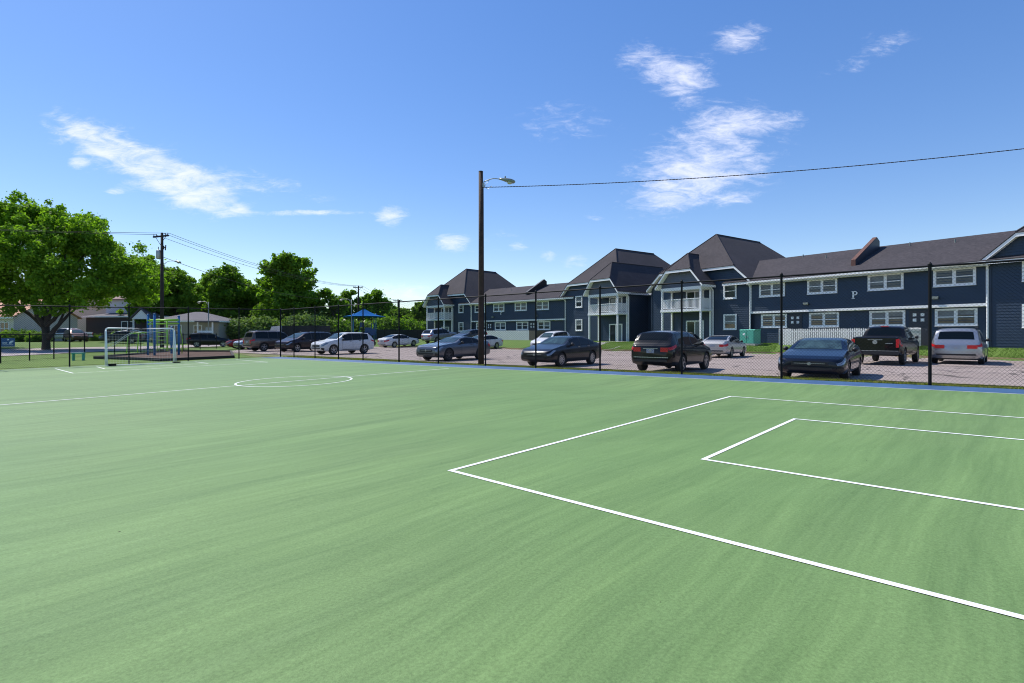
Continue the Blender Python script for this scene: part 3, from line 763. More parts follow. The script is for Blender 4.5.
# teal transformer cabinet
x, y = FR((1.77, 2.87, 0))[:2]; z = G(x, y)
e = empty('utility_cabinet', (x, y, z), math.atan2(-.819, .573))
mb = MB(); mb.box((-.82, -.62, -.1), (.82, .62, .08)); mb.build('base_pad', M['concrete'], e)
mb = MB(); mb.box((-.66, -.5, .08), (.66, .5, 1.22)); mb.prism([(-.54, 1.22), (.54, 1.22), (.50, 1.32), (-.40, 1.30)], 0, -.69, .69); mb.build('cabinet_body', M['teal'], e)
for sx in (-1, 1):
    mb = MB(); mb.box((min(sx*.02, sx*.62), -.53, .14), (max(sx*.02, sx*.62), -.503, 1.16)); d = mb.build('cabinet_door', M['teal'], e)
    mb = MB(); mb.box((sx*.08-.02, -.56, .55), (sx*.08+.02, -.53, .75)); mb.build('handle', M['galv'], d)
mb = MB(); mb.box((-.35, -.535, .8), (-.15, -.531, .98)); mb.build('label_plate', M['white'], e)
tag(e, 'teal green metal utility cabinet on the lawn beside the apartment wall', 'utility cabinet')
# white utility pedestal near the porch
x, y = 11.6, 48.6; e = empty('utility_pedestal', (x, y, G(x, y)))
mb = MB(); mb.box((-.10, -.10, -.1), (.10, .10, .95)); mb.build('post', M['white'], e)
mb = MB(); mb.box((-.13, -.11, .90), (.13, .11, 1.12)); mb.lathe([(.14, 1.12), (.12, 1.18), (.02, 1.22)], (0, 0, 0), 'z', 12); mb.build('cap', M['white'], e)
tag(e, 'small white utility pedestal standing on the lawn behind the black SUV', 'utility pedestal')

# ------------------------------------------------------------------ houses on the left
def house(x, y, rz, w, d, h, rise, wallm, roofm, label, cat='house', z=None, gable='x', wins=(), doors=(), over=.4, extra=None):
    z = G(x, y) if z is None else z
    e = empty('house', (x, y, z), rz)
    mb = MB(); mb.box((-w/2, -d/2, -.3), (w/2, d/2, h)); wo = mb.build('wall', wallm, e)
    if gable == 'x':   # ridge along x
        mb = MB(); mb.prism([(-d/2, h), (d/2, h), (0, h+rise-.05)], 0, -w/2, w/2); mb.build('gable', wallm, e)
        k = rise/(d/2); pr = [(-d/2-over, h-over*k+.12), (0, h+rise+.12), (d/2+over, h-over*k+.12), (d/2+over, h-over*k), (0, h+rise), (-d/2-over, h-over*k)]
        mb = MB(); mb.prism(pr, 0, -w/2-over, w/2+over); mb.build('roof', roofm, e)
        mb = MB(); mb.box((-w/2-over, -d/2-over-.02, h-over*k-.18), (w/2+over, -d/2-over+.05, h-over*k-.005)); mb.build('fascia', M['white'], e)
    elif gable == 'y':
        mb = MB(); mb.prism([(-w/2, h), (w/2, h), (0, h+rise-.05)], 1, -d/2, d/2); mb.build('gable', wallm, e)
        k = rise/(w/2); pr = [(-w/2-over, h-over*k+.12), (0, h+rise+.12), (w/2+over, h-over*k+.12), (w/2+over, h-over*k), (0, h+rise), (-w/2-over, h-over*k)]
        mb = MB(); mb.prism(pr, 1, -d/2-over, d/2+over); mb.build('roof', roofm, e)
    else:              # hip
        o = over; q = min(w, d)/2; v = [(-w/2-o, -d/2-o, h), (w/2+o, -d/2-o, h), (w/2+o, d/2+o, h), (-w/2-o, d/2+o, h)]
        v += [(-w/2+q, 0, h+rise), (w/2-q, 0, h+rise)]
        mb = MB(); mb.add(v, [(0, 1, 5, 4), (1, 2, 5), (2, 3, 4, 5), (3, 0, 4), (3, 2, 1, 0)]); mb.build('roof', roofm, e)
        mb = MB(); mb.box((-w/2-o, -d/2-o, h-.2), (w/2+o, d/2+o, h-.004)); mb.build('fascia', M['white'], e)
    for (wx, wz, ww, wh) in wins:
        y0 = -d/2; mb = MB(); T = .09
        for a, b in (((wx-ww/2, y0-.06, wz), (wx+ww/2, y0-.002, wz+T)), ((wx-ww/2, y0-.06, wz+wh-T), (wx+ww/2, y0-.002, wz+wh)), ((wx-ww/2, y0-.06, wz+T), (wx-ww/2+T, y0-.002, wz+wh-T)),
                     ((wx+ww/2-T, y0-.06, wz+T), (wx+ww/2, y0-.002, wz+wh-T)), ((wx-.05, y0-.06, wz+T), (wx+.05, y0-.002, wz+wh-T)), ((wx-ww/2+T, y0-.05, wz+wh*.5-.03), (wx-.05, y0-.004, wz+wh*.5+.03)), ((wx+.05, y0-.05, wz+wh*.5-.03), (wx+ww/2-T, y0-.004, wz+wh*.5+.03))): mb.box(a, b)
        wi = mb.build('window', M['white'], e); mb = MB(); mb.box((wx-ww/2+T, y0-.02, wz+T), (wx+ww/2-T, y0-.003, wz+wh-T)); mb.build('pane', M['winglass'], wi)
    for dx in doors:
        mb = MB(); mb.box((dx-.5, -d/2-.05, 0), (dx+.5, -d/2-.002, 2.1)); do = mb.build('door', M['whitesd'], e)
        mb = MB(); mb.box((dx+.3, -d/2-.09, 1.0), (dx+.36, -d/2-.05, 1.12)); mb.build('handle', M['chrome'], do)
    tag(e, label, cat); return e
# beige bungalow with orange roof
house(-75.5, 79, R(-10), 15, 9, 3.6, 2.4, M['tan'], M['orange'], 'single storey beige house with orange roof behind the big tree', wins=((-3.2, 1.0, 1.9, 1.7), (4.0, .95, 1.5, 1.8), (6.0, .95, 1.5, 1.8)), doors=(1.2,))
house(-69.5, 92, R(0), 8, 9, 4.9, 2.2, M['beige'], M['pinkroof'], 'plain beige house half hidden behind the white pickup', gable='y', wins=((1.2, 2.7, 1.3, 1.2),))

e = house(-60.8, 88, R(-8), 13, 9, 3.9, 1.1, M['darkbrick'], M['greyroof'], 'dark brick two storey house with pale upper floor and small white porch gable', gable='hip', wins=((1.0, 1.1, 2.3, 2.0),), doors=(4.9,))
mb = MB(); mb.box((-5.2, -2.2, 4.0), (4.6, 4.6, 6.9)); mb.prism([(-2.3, 6.9), (4.7, 6.9), (1.2, 8.3)], 0, -5.2, 4.55); mb.build('upper_storey', M['whitesd'], e)
mb = MB(); mb.prism([(-2.8, 6.75), (1.2, 8.5), (5.2, 6.75), (5.2, 6.6), (1.2, 8.35), (-2.8, 6.6)], 0, -5.6, 5.0); mb.build('upper_roof', M['pinkroof'], e)
mb = MB(); mb.box((.3, -2.27, 5.2), (2.5, -2.21, 6.5)); w_ = mb.build('window', M['white'], e)
mb = MB(); mb.box((.42, -2.29, 5.32), (1.34, -2.272, 6.38)); mb.box((1.46, -2.29, 5.32), (2.38, -2.272, 6.38)); mb.build('pane', M['winglass'], w_)
mb = MB(); mb.prism([(3.6, 3.35), (6.9, 3.35), (5.25, 4.75)], 1, -6.6, -4.6); mb.build('porch_gable', M['white'], e)
mb = MB(); mb.prism([(3.3, 3.25), (5.25, 4.95), (7.2, 3.25), (7.2, 3.38), (5.25, 5.08), (3.3, 3.38)], 1, -6.8, -4.5); mb.build('porch_roof', M['greyroof'], e)
for px in (3.8, 6.7):
    mb = MB(); mb.box((px-.09, -6.5, -.2), (px+.09, -6.3, 3.35)); mb.build('porch_post', M['white'], e)
e = house(-45.2, 76.5, R(6), 8.6, 7.5, 3.0, 1.35, M['greywall'], M['greyroof'], 'low warm grey house with grey hip roof between the playground and the trees', gable='hip', wins=((-1.4, 1.0, 1.8, 1.4), (1.6, 1.0, 1.1, 1.4)), doors=(3.1,))
for px in (2.2, 4.1):
    mb = MB(); mb.box((px-.08, -5.2, -.2), (px+.08, -5.04, 2.75)); mb.build('porch_post', M['white'], e)
mb = MB(); mb.box((1.9, -5.4, 2.75), (4.5, -3.75, 2.95)); mb.build('porch_roof', M['greyroof'], e)
# ------------------------------------------------------------------ vehicles
def pl(pts, x):
    if x <= pts[0][0]: return pts[0][1]
    for (a, b), (c, d) in zip(pts[:-1], pts[1:]):
        if x <= c: return b+(d-b)*(x-a)/(c-a) if c > a else d
    return pts[-1][1]
def sm(pts, x, w):
    return sum(pl(pts, x+w*k/4) for k in range(-4, 5))/9
KINDS = {}
def kind(name, L, W, H, wb, fo, r, T, B, ZB, Wp=None, tumble=.42, **kw):
    KINDS[name] = dict(L=L, W=W, H=H, wb=wb, fo=fo, r=r, T=T, B=B, ZB=ZB, tumble=tumble,
        Wp=Wp or [(0, .75), (.04, .87), (.12, .945), (.3, .985), (.6, 1.), (L-.7, 1.), (L-.3, .975), (L-.12, .94), (L-.04, .87), (L, .78)], **kw)
# T silhouette, B belt line, ZB underside; x from nose to tail. glass: (cowl, roof_front, roof_rear, deck), side windows (x0,x1) list
kind('sedan', 4.85, 1.84, 1.45, 2.78, .95, .335,
     T=[(0, .66), (.06, .74), (.3, .84), (1.0, .98), (1.35, 1.03), (2.05, 1.37), (2.5, 1.445), (3.1, 1.44), (3.6, 1.33), (4.2, 1.12), (4.7, 1.08), (4.80, .98), (4.85, .90)],
     B=[(0, .60), (.3, .80), (1.2, .92), (3.0, .98), (4.3, 1.02), (4.85, .86)], ZB=[(0, .34), (.15, .24), (.6, .2), (4.2, .22), (4.7, .28), (4.85, .40)],
     glass=(1.40, 2.12, 3.22, 4.12), sides=((1.78, 2.62), (2.70, 3.50), (3.56, 3.92)))
kind('coupe', 4.78, 1.88, 1.40, 2.72, .93, .355,
     T=[(0, .68), (.05, .80), (.3, .89), (1.3, 1.01), (1.55, 1.03), (2.25, 1.33), (2.7, 1.395), (3.2, 1.36), (4.0, 1.13), (4.6, 1.10), (4.74, 1.0), (4.78, .90)],
     B=[(0, .62), (.3, .85), (1.4, .94), (3.0, .98), (3.6, 1.02), (4.4, 1.02), (4.78, .86)], ZB=[(0, .34), (.15, .22), (.6, .19), (4.2, .2), (4.7, .28), (4.78, .4)],
     glass=(1.60, 2.30, 3.25, 3.95), sides=((2.0, 3.0), (3.08, 3.55)), tumble=.5)
kind('suv', 4.65, 1.85, 1.68, 2.69, .93, .365,
     T=[(0, .74), (.06, .84), (.3, .94), (1.0, 1.08), (1.25, 1.12), (1.95, 1.56), (2.4, 1.665), (3.6, 1.67), (4.15, 1.60), (4.42, 1.32), (4.52, 1.16), (4.62, 1.08), (4.65, 1.02)],
     B=[(0, .68), (.3, .88), (1.2, 1.0), (3.0, 1.06), (4.2, 1.12), (4.65, 1.0)], ZB=[(0, .40), (.15, .28), (.6, .24), (4.1, .26), (4.5, .32), (4.65, .44)],
     glass=(1.32, 2.02, 4.10, 4.46), sides=((1.72, 2.52), (2.60, 3.35), (3.42, 4.02)), tumble=.36)
kind('wagonsuv', 4.90, 1.90, 1.84, 2.85, .95, .38,
     T=[(0, .82), (.06, .95), (.3, 1.05), (1.1, 1.16), (1.3, 1.19), (1.85, 1.70), (2.2, 1.82), (4.2, 1.82), (4.62, 1.76), (4.80, 1.25), (4.86, 1.1), (4.90, 1.0)],
     B=[(0, .75), (.3, .98), (1.2, 1.08), (4.4, 1.14), (4.90, 1.0)], ZB=[(0, .45), (.15, .32), (.6, .28), (4.3, .3), (4.8, .36), (4.90, .46)],
     glass=(1.36, 1.92, 4.64, 4.81), sides=((1.66, 2.48), (2.56, 3.36), (3.44, 4.5)), tumble=.26, rack=True)
kind('minivan', 5.10, 1.96, 1.75, 3.0, .97, .35,
     T=[(0, .74), (.06, .86), (.3, .96), (.85, 1.10), (1.0, 1.14), (1.9, 1.60), (2.4, 1.725), (4.2, 1.735), (4.75, 1.66), (4.98, 1.16), (5.06, 1.02), (5.10, .92)],
     B=[(0, .66), (.3, .88), (1.2, 1.02), (4.6, 1.08), (5.10, .92)], ZB=[(0, .38), (.15, .25), (.6, .2), (4.5, .2), (5.0, .28), (5.10, .42)],
     glass=(1.10, 2.0, 4.76, 4.985), sides=((1.62, 2.45), (2.53, 3.45), (3.53, 4.6)), tumble=.30, rack=True)
kind('pickup', 5.85, 2.02, 1.88, 3.6, .98, .40,
     T=[(0, .92), (.05, 1.08), (.3, 1.14), (1.25, 1.22), (1.4, 1.25), (2.0, 1.78), (2.35, 1.87), (3.35, 1.86), (3.62, 1.80), (3.86, 1.32), (3.90, 1.29), (5.78, 1.31), (5.82, 1.30), (5.85, 1.26)],
     B=[(0, .86), (.3, 1.08), (1.3, 1.16), (3.9, 1.22), (5.85, 1.25)], ZB=[(0, .52), (.15, .40), (.6, .38), (5.3, .42), (5.7, .50), (5.85, .56)],
     Wp=[(0, .72), (.05, .84), (.15, .92), (.35, .97), (.8, 1.), (5.3, 1.), (5.75, .985), (5.82, .97), (5.85, .95)],
     glass=(1.48, 2.06, 3.60, 3.84), sides=((1.82, 2.60), (2.68, 3.42)), tumble=.30, bed=True)
def section(K, x):
    T = sm(K['T'], x, .05 if x > .3 and x < K['L']-.3 else .012); zb = pl(K['ZB'], x); B = min(pl(K['B'], x), T-.015); w = K['W']/2*pl(K['Wp'], x)
    dz = T-B; sh = B-zb; t = K['tumble']; wr = .935*w-t*dz-.01
    g = min(dz/.35, 1.)
    wh = wr if g > .5 else wr
    p = [(0, zb), (.75*w, zb), (.93*w, zb+.04), (.98*w, zb+.16*sh+.02), (1.*w, zb+.45*sh), (.992*w, zb+.72*sh), (.972*w, zb+.9*sh), (.935*w, B),
         (.935*w-t*dz*.45, B+.47*dz), (.935*w-t*dz*.86, B+.86*dz), (.88*wr, B+.955*dz), (.6*wr, B+.985*dz), (0, T)]
    return p
def surf(K, x, q, side=1):
    p = section(K, x); i = min(int(q), len(p)-2); f = q-i
    return Vector((x, side*(p[i][0]+(p[i+1][0]-p[i][0])*f), p[i][1]+(p[i+1][1]-p[i][1])*f))
def patch(K, x0, x1, q0, q1, side, off=.006, nx=8, nq=4, th=.0, shape=None):
    V = []; e = .01
    for j in range(nq+1):
        for i in range(nx+1):
            a, b = i/nx, j/nq; x = x0+(x1-x0)*a; q = q0+(q1-q0)*b
            if shape: x, q = shape(a, b)
            P = surf(K, x, q, side); dx = surf(K, min(x+e, K['L']), q, side)-surf(K, max(x-e, 0), q, side); dq = surf(K, x, min(q+.05, 12), side)-surf(K, x, max(q-.05, 0), side)
            n = dx.cross(dq)*side
            if n.length < 1e-9: n = Vector((0, 0, 1))
            n.normalize(); 
            if n.dot(P-Vector((P.x if .4 < P.x < K['L']-.4 else K['L']/2, 0, K['H']*.45))) < 0: n = -n
            V.append(P+n*off)
    F = [(j*(nx+1)+i, j*(nx+1)+i+1, (j+1)*(nx+1)+i+1, (j+1)*(nx+1)+i) for j in range(nq) for i in range(nx)]
    return V, F
BODY = {}
def body_mesh(kn):
    if kn in BODY: return BODY[kn]
    K = KINDS[kn]; L = K['L']
    xs = sorted(set([round(x, 3) for x in list(np.linspace(0, L, 56))+[.02, .05, .1, .15, .22, L-.02, L-.05, L-.1, L-.15, L-.22]+[p[0] for p in K['T']]]))
    rings = []
    for x in xs:
        p = section(K, x); r = [(x, y, z) for y, z in p]+[(x, -y, z) for y, z in p[-2:0:-1]]; rings.append(r)
    n = len(rings[0]); V = [v for r in rings for v in r]
    F = [(i*n+k, i*n+(k+1) % n, (i+1)*n+(k+1) % n, (i+1)*n+k) for i in range(len(xs)-1) for k in range(n)]
    F += [tuple(range(n))[::-1], tuple(range((len(xs)-1)*n, len(xs)*n))]
    body = meshobj('tmp', V, F, [M['navy'], M['trim']])
    cut = MB()
    for ax in (K['fo'], K['fo']+K['wb']):
        for s in (-1, 1):
            r = K['r']+.055; cut.lathe([(r, 0), (r, .40)], (ax, s*(K['W']/2-.24) if s > 0 else -(K['W']/2-.24)-.40, K['r']), 'y', 28)
    co = cut.build('tmpc', [M['trim']])
    md = body.modifiers.new('b', 'BOOLEAN'); md.operation = 'DIFFERENCE'; md.object = co; md.solver = 'EXACT'
    dg = bpy.context.evaluated_depsgraph_get(); dg.update()
    me = bpy.data.meshes.new_from_object(body.evaluated_get(dg)); me.name = kn+'_body'
    bpy.data.objects.remove(body); bpy.data.objects.remove(co)
    mi = []; 
    for p in me.polygons:
        c = p.center; d = min(math.hypot(c.x-ax, c.z-K['r']) for ax in (K['fo'], K['fo']+K['wb']))
        inn = d < K['r']+.05 and abs(c.y) < K['W']/2-.0 and (abs(p.normal.y) > .9 and abs(c.y) < K['W']/2-.15) or (abs(d-K['r']-.055) < .02 and abs(p.normal.y) < .3 and abs(c.y) > .5 and p.normal.z < .95)
        mi.append(1 if inn or p.normal.z < -.8 else 0)
    me.polygons.foreach_set('material_index', mi)
    bm = bmesh.new(); bm.from_mesh(me)
    for e_ in bm.edges:
        if len(e_.link_faces) == 2 and (e_.calc_face_angle(0) > R(32)): e_.smooth = False
    for f in bm.faces: f.smooth = True
    bm.to_mesh(me); bm.free()
    BODY[kn] = me; return me
MESHC = {}
def shared(key, fn, name, m, parent, smooth=False):
    """mesh made once per key, then reused"""
    if key not in MESHC:
        o = fn(); MESHC[key] = o
        me = o
    me = MESHC[key]
    o = bpy.data.objects.new(name, me); link(o, parent); return o
def mk(VF, m, smooth=True, flat=False):
    me = bpy.data.meshes.new('part'); me.from_pydata([tuple(v) for v in VF[0]], [], VF[1]); me.materials.append(m)
    if smooth: me.polygons.foreach_set('use_smooth', [True]*len(me.polygons))
    me.update(); return me
def mbm(mb, m, smooth=False):
    me = bpy.data.meshes.new('part'); me.from_pydata([tuple(v) for v in mb.v], [], mb.f)
    for mm in (m if isinstance(m, list) else [m]): me.materials.append(mm)
    me.polygons.foreach_set('material_index', mb.mi)
    bm = bmesh.new(); bm.from_mesh(me); bmesh.ops.recalc_face_normals(bm, faces=bm.faces); bm.to_mesh(me); bm.free()
    if smooth: me.polygons.foreach_set('use_smooth', [True]*len(me.polygons))
    me.update(); return me
def wheel_meshes(r, dark, spokes=5):
    w = .11
    t = MB(); t.lathe([(r*.66, -w*.8), (r*.68, -w), (r*.93, -w), (r, -w*.7), (r, w*.7), (r*.93, w), (r*.68, w), (r*.66, w*.8)], (0, 0, 0), 'y', 28)
    tyre = mbm(t, M['tyre'])
    m = MB(); m.m = 1; m.lathe([(r*.64, -.05), (r*.64, w*.55)], (0, 0, 0), 'y', 24); m.m = 0
    # rim lip ring and spokes on the outer (+y) face
    n = 28; ring = []
    for k in range(n):
        a = 2*math.pi*k/n
        for rr, yy in ((r*.665, w*.8), (r*.665, w*1.0), (r*.61, w*.98), (r*.60, w*.5)): ring.append((rr*math.cos(a), yy, rr*math.sin(a)))
    m.add(ring, [(4*k+j, 4*((k+1) % n)+j, 4*((k+1) % n)+j+1, 4*k+j+1) for k in range(n) for j in range(3)])
    for k in range(spokes):
        a = 2*math.pi*k/spokes+.3; c, s = math.cos(a), math.sin(a); px, pz = -s, c
        v = []
        for rr, hw, yy in ((r*.08, r*.11, w*.86), (r*.62, r*.075, w*.90)):
            for sg in (-1, 1):
                v += [(c*rr+px*hw*sg, yy, s*rr+pz*hw*sg), (c*rr+px*hw*sg, yy-.05, s*rr+pz*hw*sg)]
        m.add(v, [(0, 4, 6, 2), (1, 3, 7, 5), (0, 1, 5, 4), (2, 6, 7, 3), (4, 5, 7, 6), (0, 2, 3, 1)])
    m.lathe([(r*.15, w*.5), (r*.15, w*.93), (r*.10, w*.98)], (0, 0, 0), 'y', 14)
    return tyre, mbm(m, [M['rimdark'] if dark else M['rim'], M['trim']])
PAINT = {}
def paint(name, col, metal=.35, rough=.34):
    if name not in PAINT: PAINT[name] = mat('paint_'+name, col, rough, metal, .6, .15)
    return PAINT[name]
def car(kn, pm, pos, head, label, name='parked_car', cat='car', group='cars parked in the car park', anchor='front', dark_rim=False, detail=True, roofbox=False, dy=0., spokes=5, sink=0.):
    """pos: ground point under the front (or rear) axle centre; head: direction the nose points to"""
    K = KINDS[kn]; L, W, fo, wb, r = K['L'], K['W'], K['fo'], K['wb'], K['r']
    h = Vector(head).normalized(); p = Vector(pos)
    fa = p if anchor == 'front' else p+h*wb; ra = fa-h*wb; mid = (fa+ra)/2
    zf = G(*fa)+.038; zr_ = G(*ra)+.038; z = (zf+zr_)/2
    e = empty(name, (mid.x, mid.y, z)); pitch = math.atan2(zf-zr_, wb)
    # model: +x runs from nose to tail, so the model x axis is -h
    e.rotation_euler = (0, pitch, math.atan2(-h.y, -h.x)); X0 = -(fo+wb/2)
    def place(o, x=X0, y=0, z=0): o.location = (x, y, z); return o
    bm_ = body_mesh(kn).copy(); bm_.materials.clear(); bm_.materials.append(pm); bm_.materials.append(M['trim'])
    place(link(bpy.data.objects.new('body', bm_), e))
    S = lambda key, fn, nm, par=e: shared((kn, key), fn, nm, None, par)
    g = K['glass']
    def join(*ps):
        V = []; F = []
        for v, f in ps: b = len(V); V += v; F += [tuple(i+b for i in q) for q in f]
        return V, F
    def scr(x0, x1, qin=10.15):
        return join(patch(K, x0, x1, qin, 12, 1, .007, 8, 5), patch(K, x0, x1, qin, 12, -1, .007, 8, 5))
    place(S('ws', lambda: mk(scr(g[0], g[1]), M['carscreen']), 'windshield')); place(S('rs', lambda: mk(scr(g[2]+.03, g[3]-.02), M['carglass']), 'rear_window'))
    for si, sd in enumerate((1, -1)):
        for k, (a, b) in enumerate(K['sides']):
            def shp(u, v, a=a, b=b):
                x = a+(b-a)*u; return x, 7.12+(9.55-7.12)*v
            place(S(('sw', sd, k), lambda: mk(patch(K, a, b, 0, 0, sd, .006, 10, 4, shape=shp), M['carglass']), 'side_window'))
    if detail:
        hl = K.get('hl', (.012, .40))
        for sd in (1, -1):
            place(S(('hl', sd), lambda: mk(patch(K, .012, .44, 5.1, 6.9, sd, .008, 10, 4, shape=lambda u, v: (.012+.43*u, 5.0+.9*u*.9+(1.75-.9*u)*v)), M['lampclear']), 'headlight'))
            def tl(sd=sd):
                L_ = L
                if kn in ('minivan', 'wagonsuv'): f = lambda u, v: (L_-.01-.26*u, 5.6+1.5*v)
                elif kn == 'pickup': f = lambda u, v: (L_-.002-.16*u, 4.6+2.2*v)
                elif kn == 'suv': f = lambda u, v: (L_-.012-.42*u, 5.5+.5*u+(1.5-.5*u)*v)
                else: f = lambda u, v: (L_-.012-.36*u, 5.0+.3*u+(1.7-.3*u)*v)
                v, fc = patch(K, 0, 0, 0, 0, sd, .010, 10, 4, shape=f); hh_ = section(K, L-.004); w2 = hh_[4][0]; zB = hh_[7][1]
                ya, yb, z0_, z1_ = {'minivan': (.52, .99, -.17, .0), 'wagonsuv': (.74, .98, -.30, .0), 'pickup': (.86, .985, -.42, -.03), 'suv': (.56, .97, -.17, -.0)}.get(kn, (.60, .98, -.15, -.0))
                mm = MB(); mm.add(v, fc); mm.box((L-.05, min(sd*ya*w2, sd*yb*w2), zB+z0_), (L+.009, max(sd*ya*w2, sd*yb*w2), zB+z1_))
                return mbm(mm, M['red'])
            place(S(('tl', sd), tl, 'taillight'))
        # nose and tail furniture
        hN = section(K, .012); wN = hN[4][0]; zb = hN[0][1]; zt = hN[-1][1]
        def grille():
            m = MB(); zc = zb+(zt-zb)*.52
            m.m = 0; m.box((-.014, -wN*.66, zc), (.03, wN*.66, zt-.05)); m.box((-.012, -wN*.8, zb+.05), (.03, wN*.8, zb+(zt-zb)*.36))
            m.m = 1; m.box((-.020, -wN*.56, zc+(zt-zc)*.42), (-.013, wN*.56, zc+(zt-zc)*.42+.016))
            m.lathe([(.05, -.028), (.055, -.020), (.055, -.012)], (0, 0, zc+(zt-zc)*.4), 'x', 12)
            v, f = join(*[patch(K, .008, .16, 1.6, 3.9, sd, .007, 6, 4) for sd in (1, -1)]+[patch(K, .010, .05, 4.2, 5.4, sd, .007, 4, 4) for sd in ()])
            m.m = 0; m.add(v, f)
            return mbm(m, [M['trim'], M['chrome']])
        place(S('grille', grille, 'grille'))
        def plateR():
            m = MB(); zt2 = section(K, L-.012)[-1][1]; zz = (.78 if kn in ('sedan', 'coupe') else .86) if kn != 'pickup' else .60
            zz = min(zz, zt2-.12); m.box((L-.03, -.16, zz-.08), (L+.012, .16, zz+.08)); return mbm(m, M['plate'])
        place(S('plate', plateR, 'license_plate'))
        def rearchrome():
            m = MB(); hT = section(K, L-.012); w2 = hT[4][0]; z2 = hT[-1][1]; zbb = hT[0][1]
            m.m = 1; zz = {'pickup': .66, 'minivan': .60, 'wagonsuv': .62}.get(kn, .60)
            if kn == 'pickup': m.m = 0; m.box((L-.03, -.95, .50), (L+.10, .95, .68)); m.m = 1; m.box((L+.07, -.95, .66), (L+.104, .95, .685))
            else: m.box((L-.02, -w2*.95, zz), (L+.006, w2*.95, zz+.03))
            m.box((L-.02, -.30, z2-.10), (L+.008, .30, z2-.075)); m.lathe([(.055, -.0), (.055, .014), (.04, .02)], (L, 0, min(z2+.02, z2-.16)), 'x', 12)
            m.m = 0; m.box((L-.04, -w2*.9, zbb+.02), (L+.004, w2*.9, zbb+.10))
            return mbm(m, [M['trim'], M['chrome']])
        place(S('rearchrome', rearchrome, 'bumper_trim'))
        def seams():
            ps = []
            for sd in (1, -1):
                for a, b in K['sides'][:2]:
                    for x in (a-.06 if a == K['sides'][0][0] else a-.04, b+.04): ps.append(patch(K, x, x+.014, 2.6, 7.0, sd, .003, 1, 10))
                ps.append(patch(K, K['sides'][0][0]-.05, K['sides'][1][1]+.04, 2.5, 2.9, sd, .004, 12, 1))
                ps.append(patch(K, K['sides'][0][0]-.08, K['sides'][-1][1]+.05, 6.97, 7.10, sd, .007, 14, 1))
                for x in [b+.04 for a, b in K['sides']][:-1]: ps.append(patch(K, x-.045, x+.045, 7.15, 9.5, sd, .0065, 1, 4))
            return mk(join(*ps), M['trim'])
        place(S('seams', seams, 'door_trim'))
        for sd in (1, -1):
            def mirror(sd=sd):
                m = MB(); x = K['sides'][0][0]-.02; P = surf(K, x, 7.3, sd); y = P.y+sd*.13
                m.lathe([(.02, -.09), (.07, -.07), (.085, 0), (.07, .05), (.02, .06)], (x-.0, y, P.z+.06), 'x', 10); m.tube([(x, P.y-sd*.02, P.z), (x, y, P.z+.04)], .025, 6)
                return mbm(m, M['trim'] if kn in ('pickup', 'wagonsuv') else M['trim'], True)
            mo = place(S(('mir', sd), mirror, 'mirror'))
            for k, (a, b) in enumerate(K['sides'][:2]):
                def hnd(a=a, b=b, sd=sd):
                    m = MB(); P = surf(K, b-.14, 6.35, sd); m.box((P.x-.10, min(P.y, P.y+sd*.03), P.z-.015), (P.x+.08, max(P.y, P.y+sd*.03), P.z+.018)); return mbm(m, M['chrome'] if kn in ('sedan', 'minivan') else M['trim'])
                place(S(('hn', sd, k), hnd, 'door_handle'))
        if kn == 'pickup':
            m = MB(); m.m = 0; m.box((3.98, -.80, 1.285), (5.74, .80, 1.335)); m.m = 1; m.lathe([(.10, .0), (.10, .02)], (L, 0, 1.08), 'x', 10); m.box((L-.01, .42, 1.00), (L+.006, .70, 1.03))
            me = mbm(m, [M['trim'], M['chrome']]); place(link(bpy.data.objects.new('bed_cover', me), e))
            m = MB(); m.box((3.56, -.16, 1.815), (3.66, .16, 1.86)); place(link(bpy.data.objects.new('brake_light', mbm(m, M['red'])), e))
        if K.get('rack'):
            m = MB()
            for sd in (1, -1):
                yy = sd*(section(K, 3.)[9][0]-.06); zz = K['H']; m.tube([(2.5, yy, zz-.03), (2.6, yy, zz+.03), (4.3, yy, zz+.03), (4.4, yy, zz-.03)], .018, 6)
            place(link(bpy.data.objects.new('roof_rack', mbm(m, M['trim'] if kn == 'minivan' else M['rim'])), e))
    if roofbox:
        m = MB(); m.prism([(-.42, .02), (.42, .02), (.36, .24), (-.36, .24)], 0, 2.0, 3.6); place(link(bpy.data.objects.new('roof_box', mbm(m, M['white'])), e), z=K['H'])
    ty, rm = MESHC.setdefault(('wheel', r, dark_rim, spokes), wheel_meshes(r, dark_rim, spokes))
    for ax in (0, wb):
        for sd in (1, -1):
            w = empty('wheel'); w.parent = e; w.location = (X0+fo+ax, sd*(W/2-.125), r); w.rotation_euler = (0, 0, 0 if sd > 0 else math.pi)
            link(bpy.data.objects.new('tyre', ty), w); link(bpy.data.objects.new('rim', rm), w)
    tag(e, label, cat, group); return e
hN_ = Vector((-.629, -.7775)); hA = Vector((.629, .7775))
def fpos(px, dist=None, Z=None):  # lateral position in world from bearing and depth
    return ((px-512)/530*Z, Z)
silver = paint('silver', (.40, .41, .43), .7, .3); gun = paint('gunmetal', (.14, .15, .17), .7, .3); black = paint('black', (.005, .005, .006), .0, .25)
navyp = paint('midnight_blue', (.005, .009, .022), .3, .28); white = paint('white', (.68, .68, .67), .0, .35); dgrey = paint('charcoal', (.020, .021, .024), .3, .3)
maroon = paint('dark_plum', (.030, .017, .020), .4, .3); tanp = paint('tan', (.145, .115, .095), .6, .32); red = paint('crimson', (.26, .012, .022), .3, .3); brown = paint('rust_brown', (.11, .045, .03), .3, .35)
slate = paint('slate', (.06, .075, .10), .5, .3); lite = paint('champagne', (.52, .51, .49), .4, .3)
nose = hN_
car('coupe', gun, (-4.3, 30.6), (-.60, -.80), 'silver grey two door coupe facing the fence left of the light pole', cat='car', dark_rim=True)
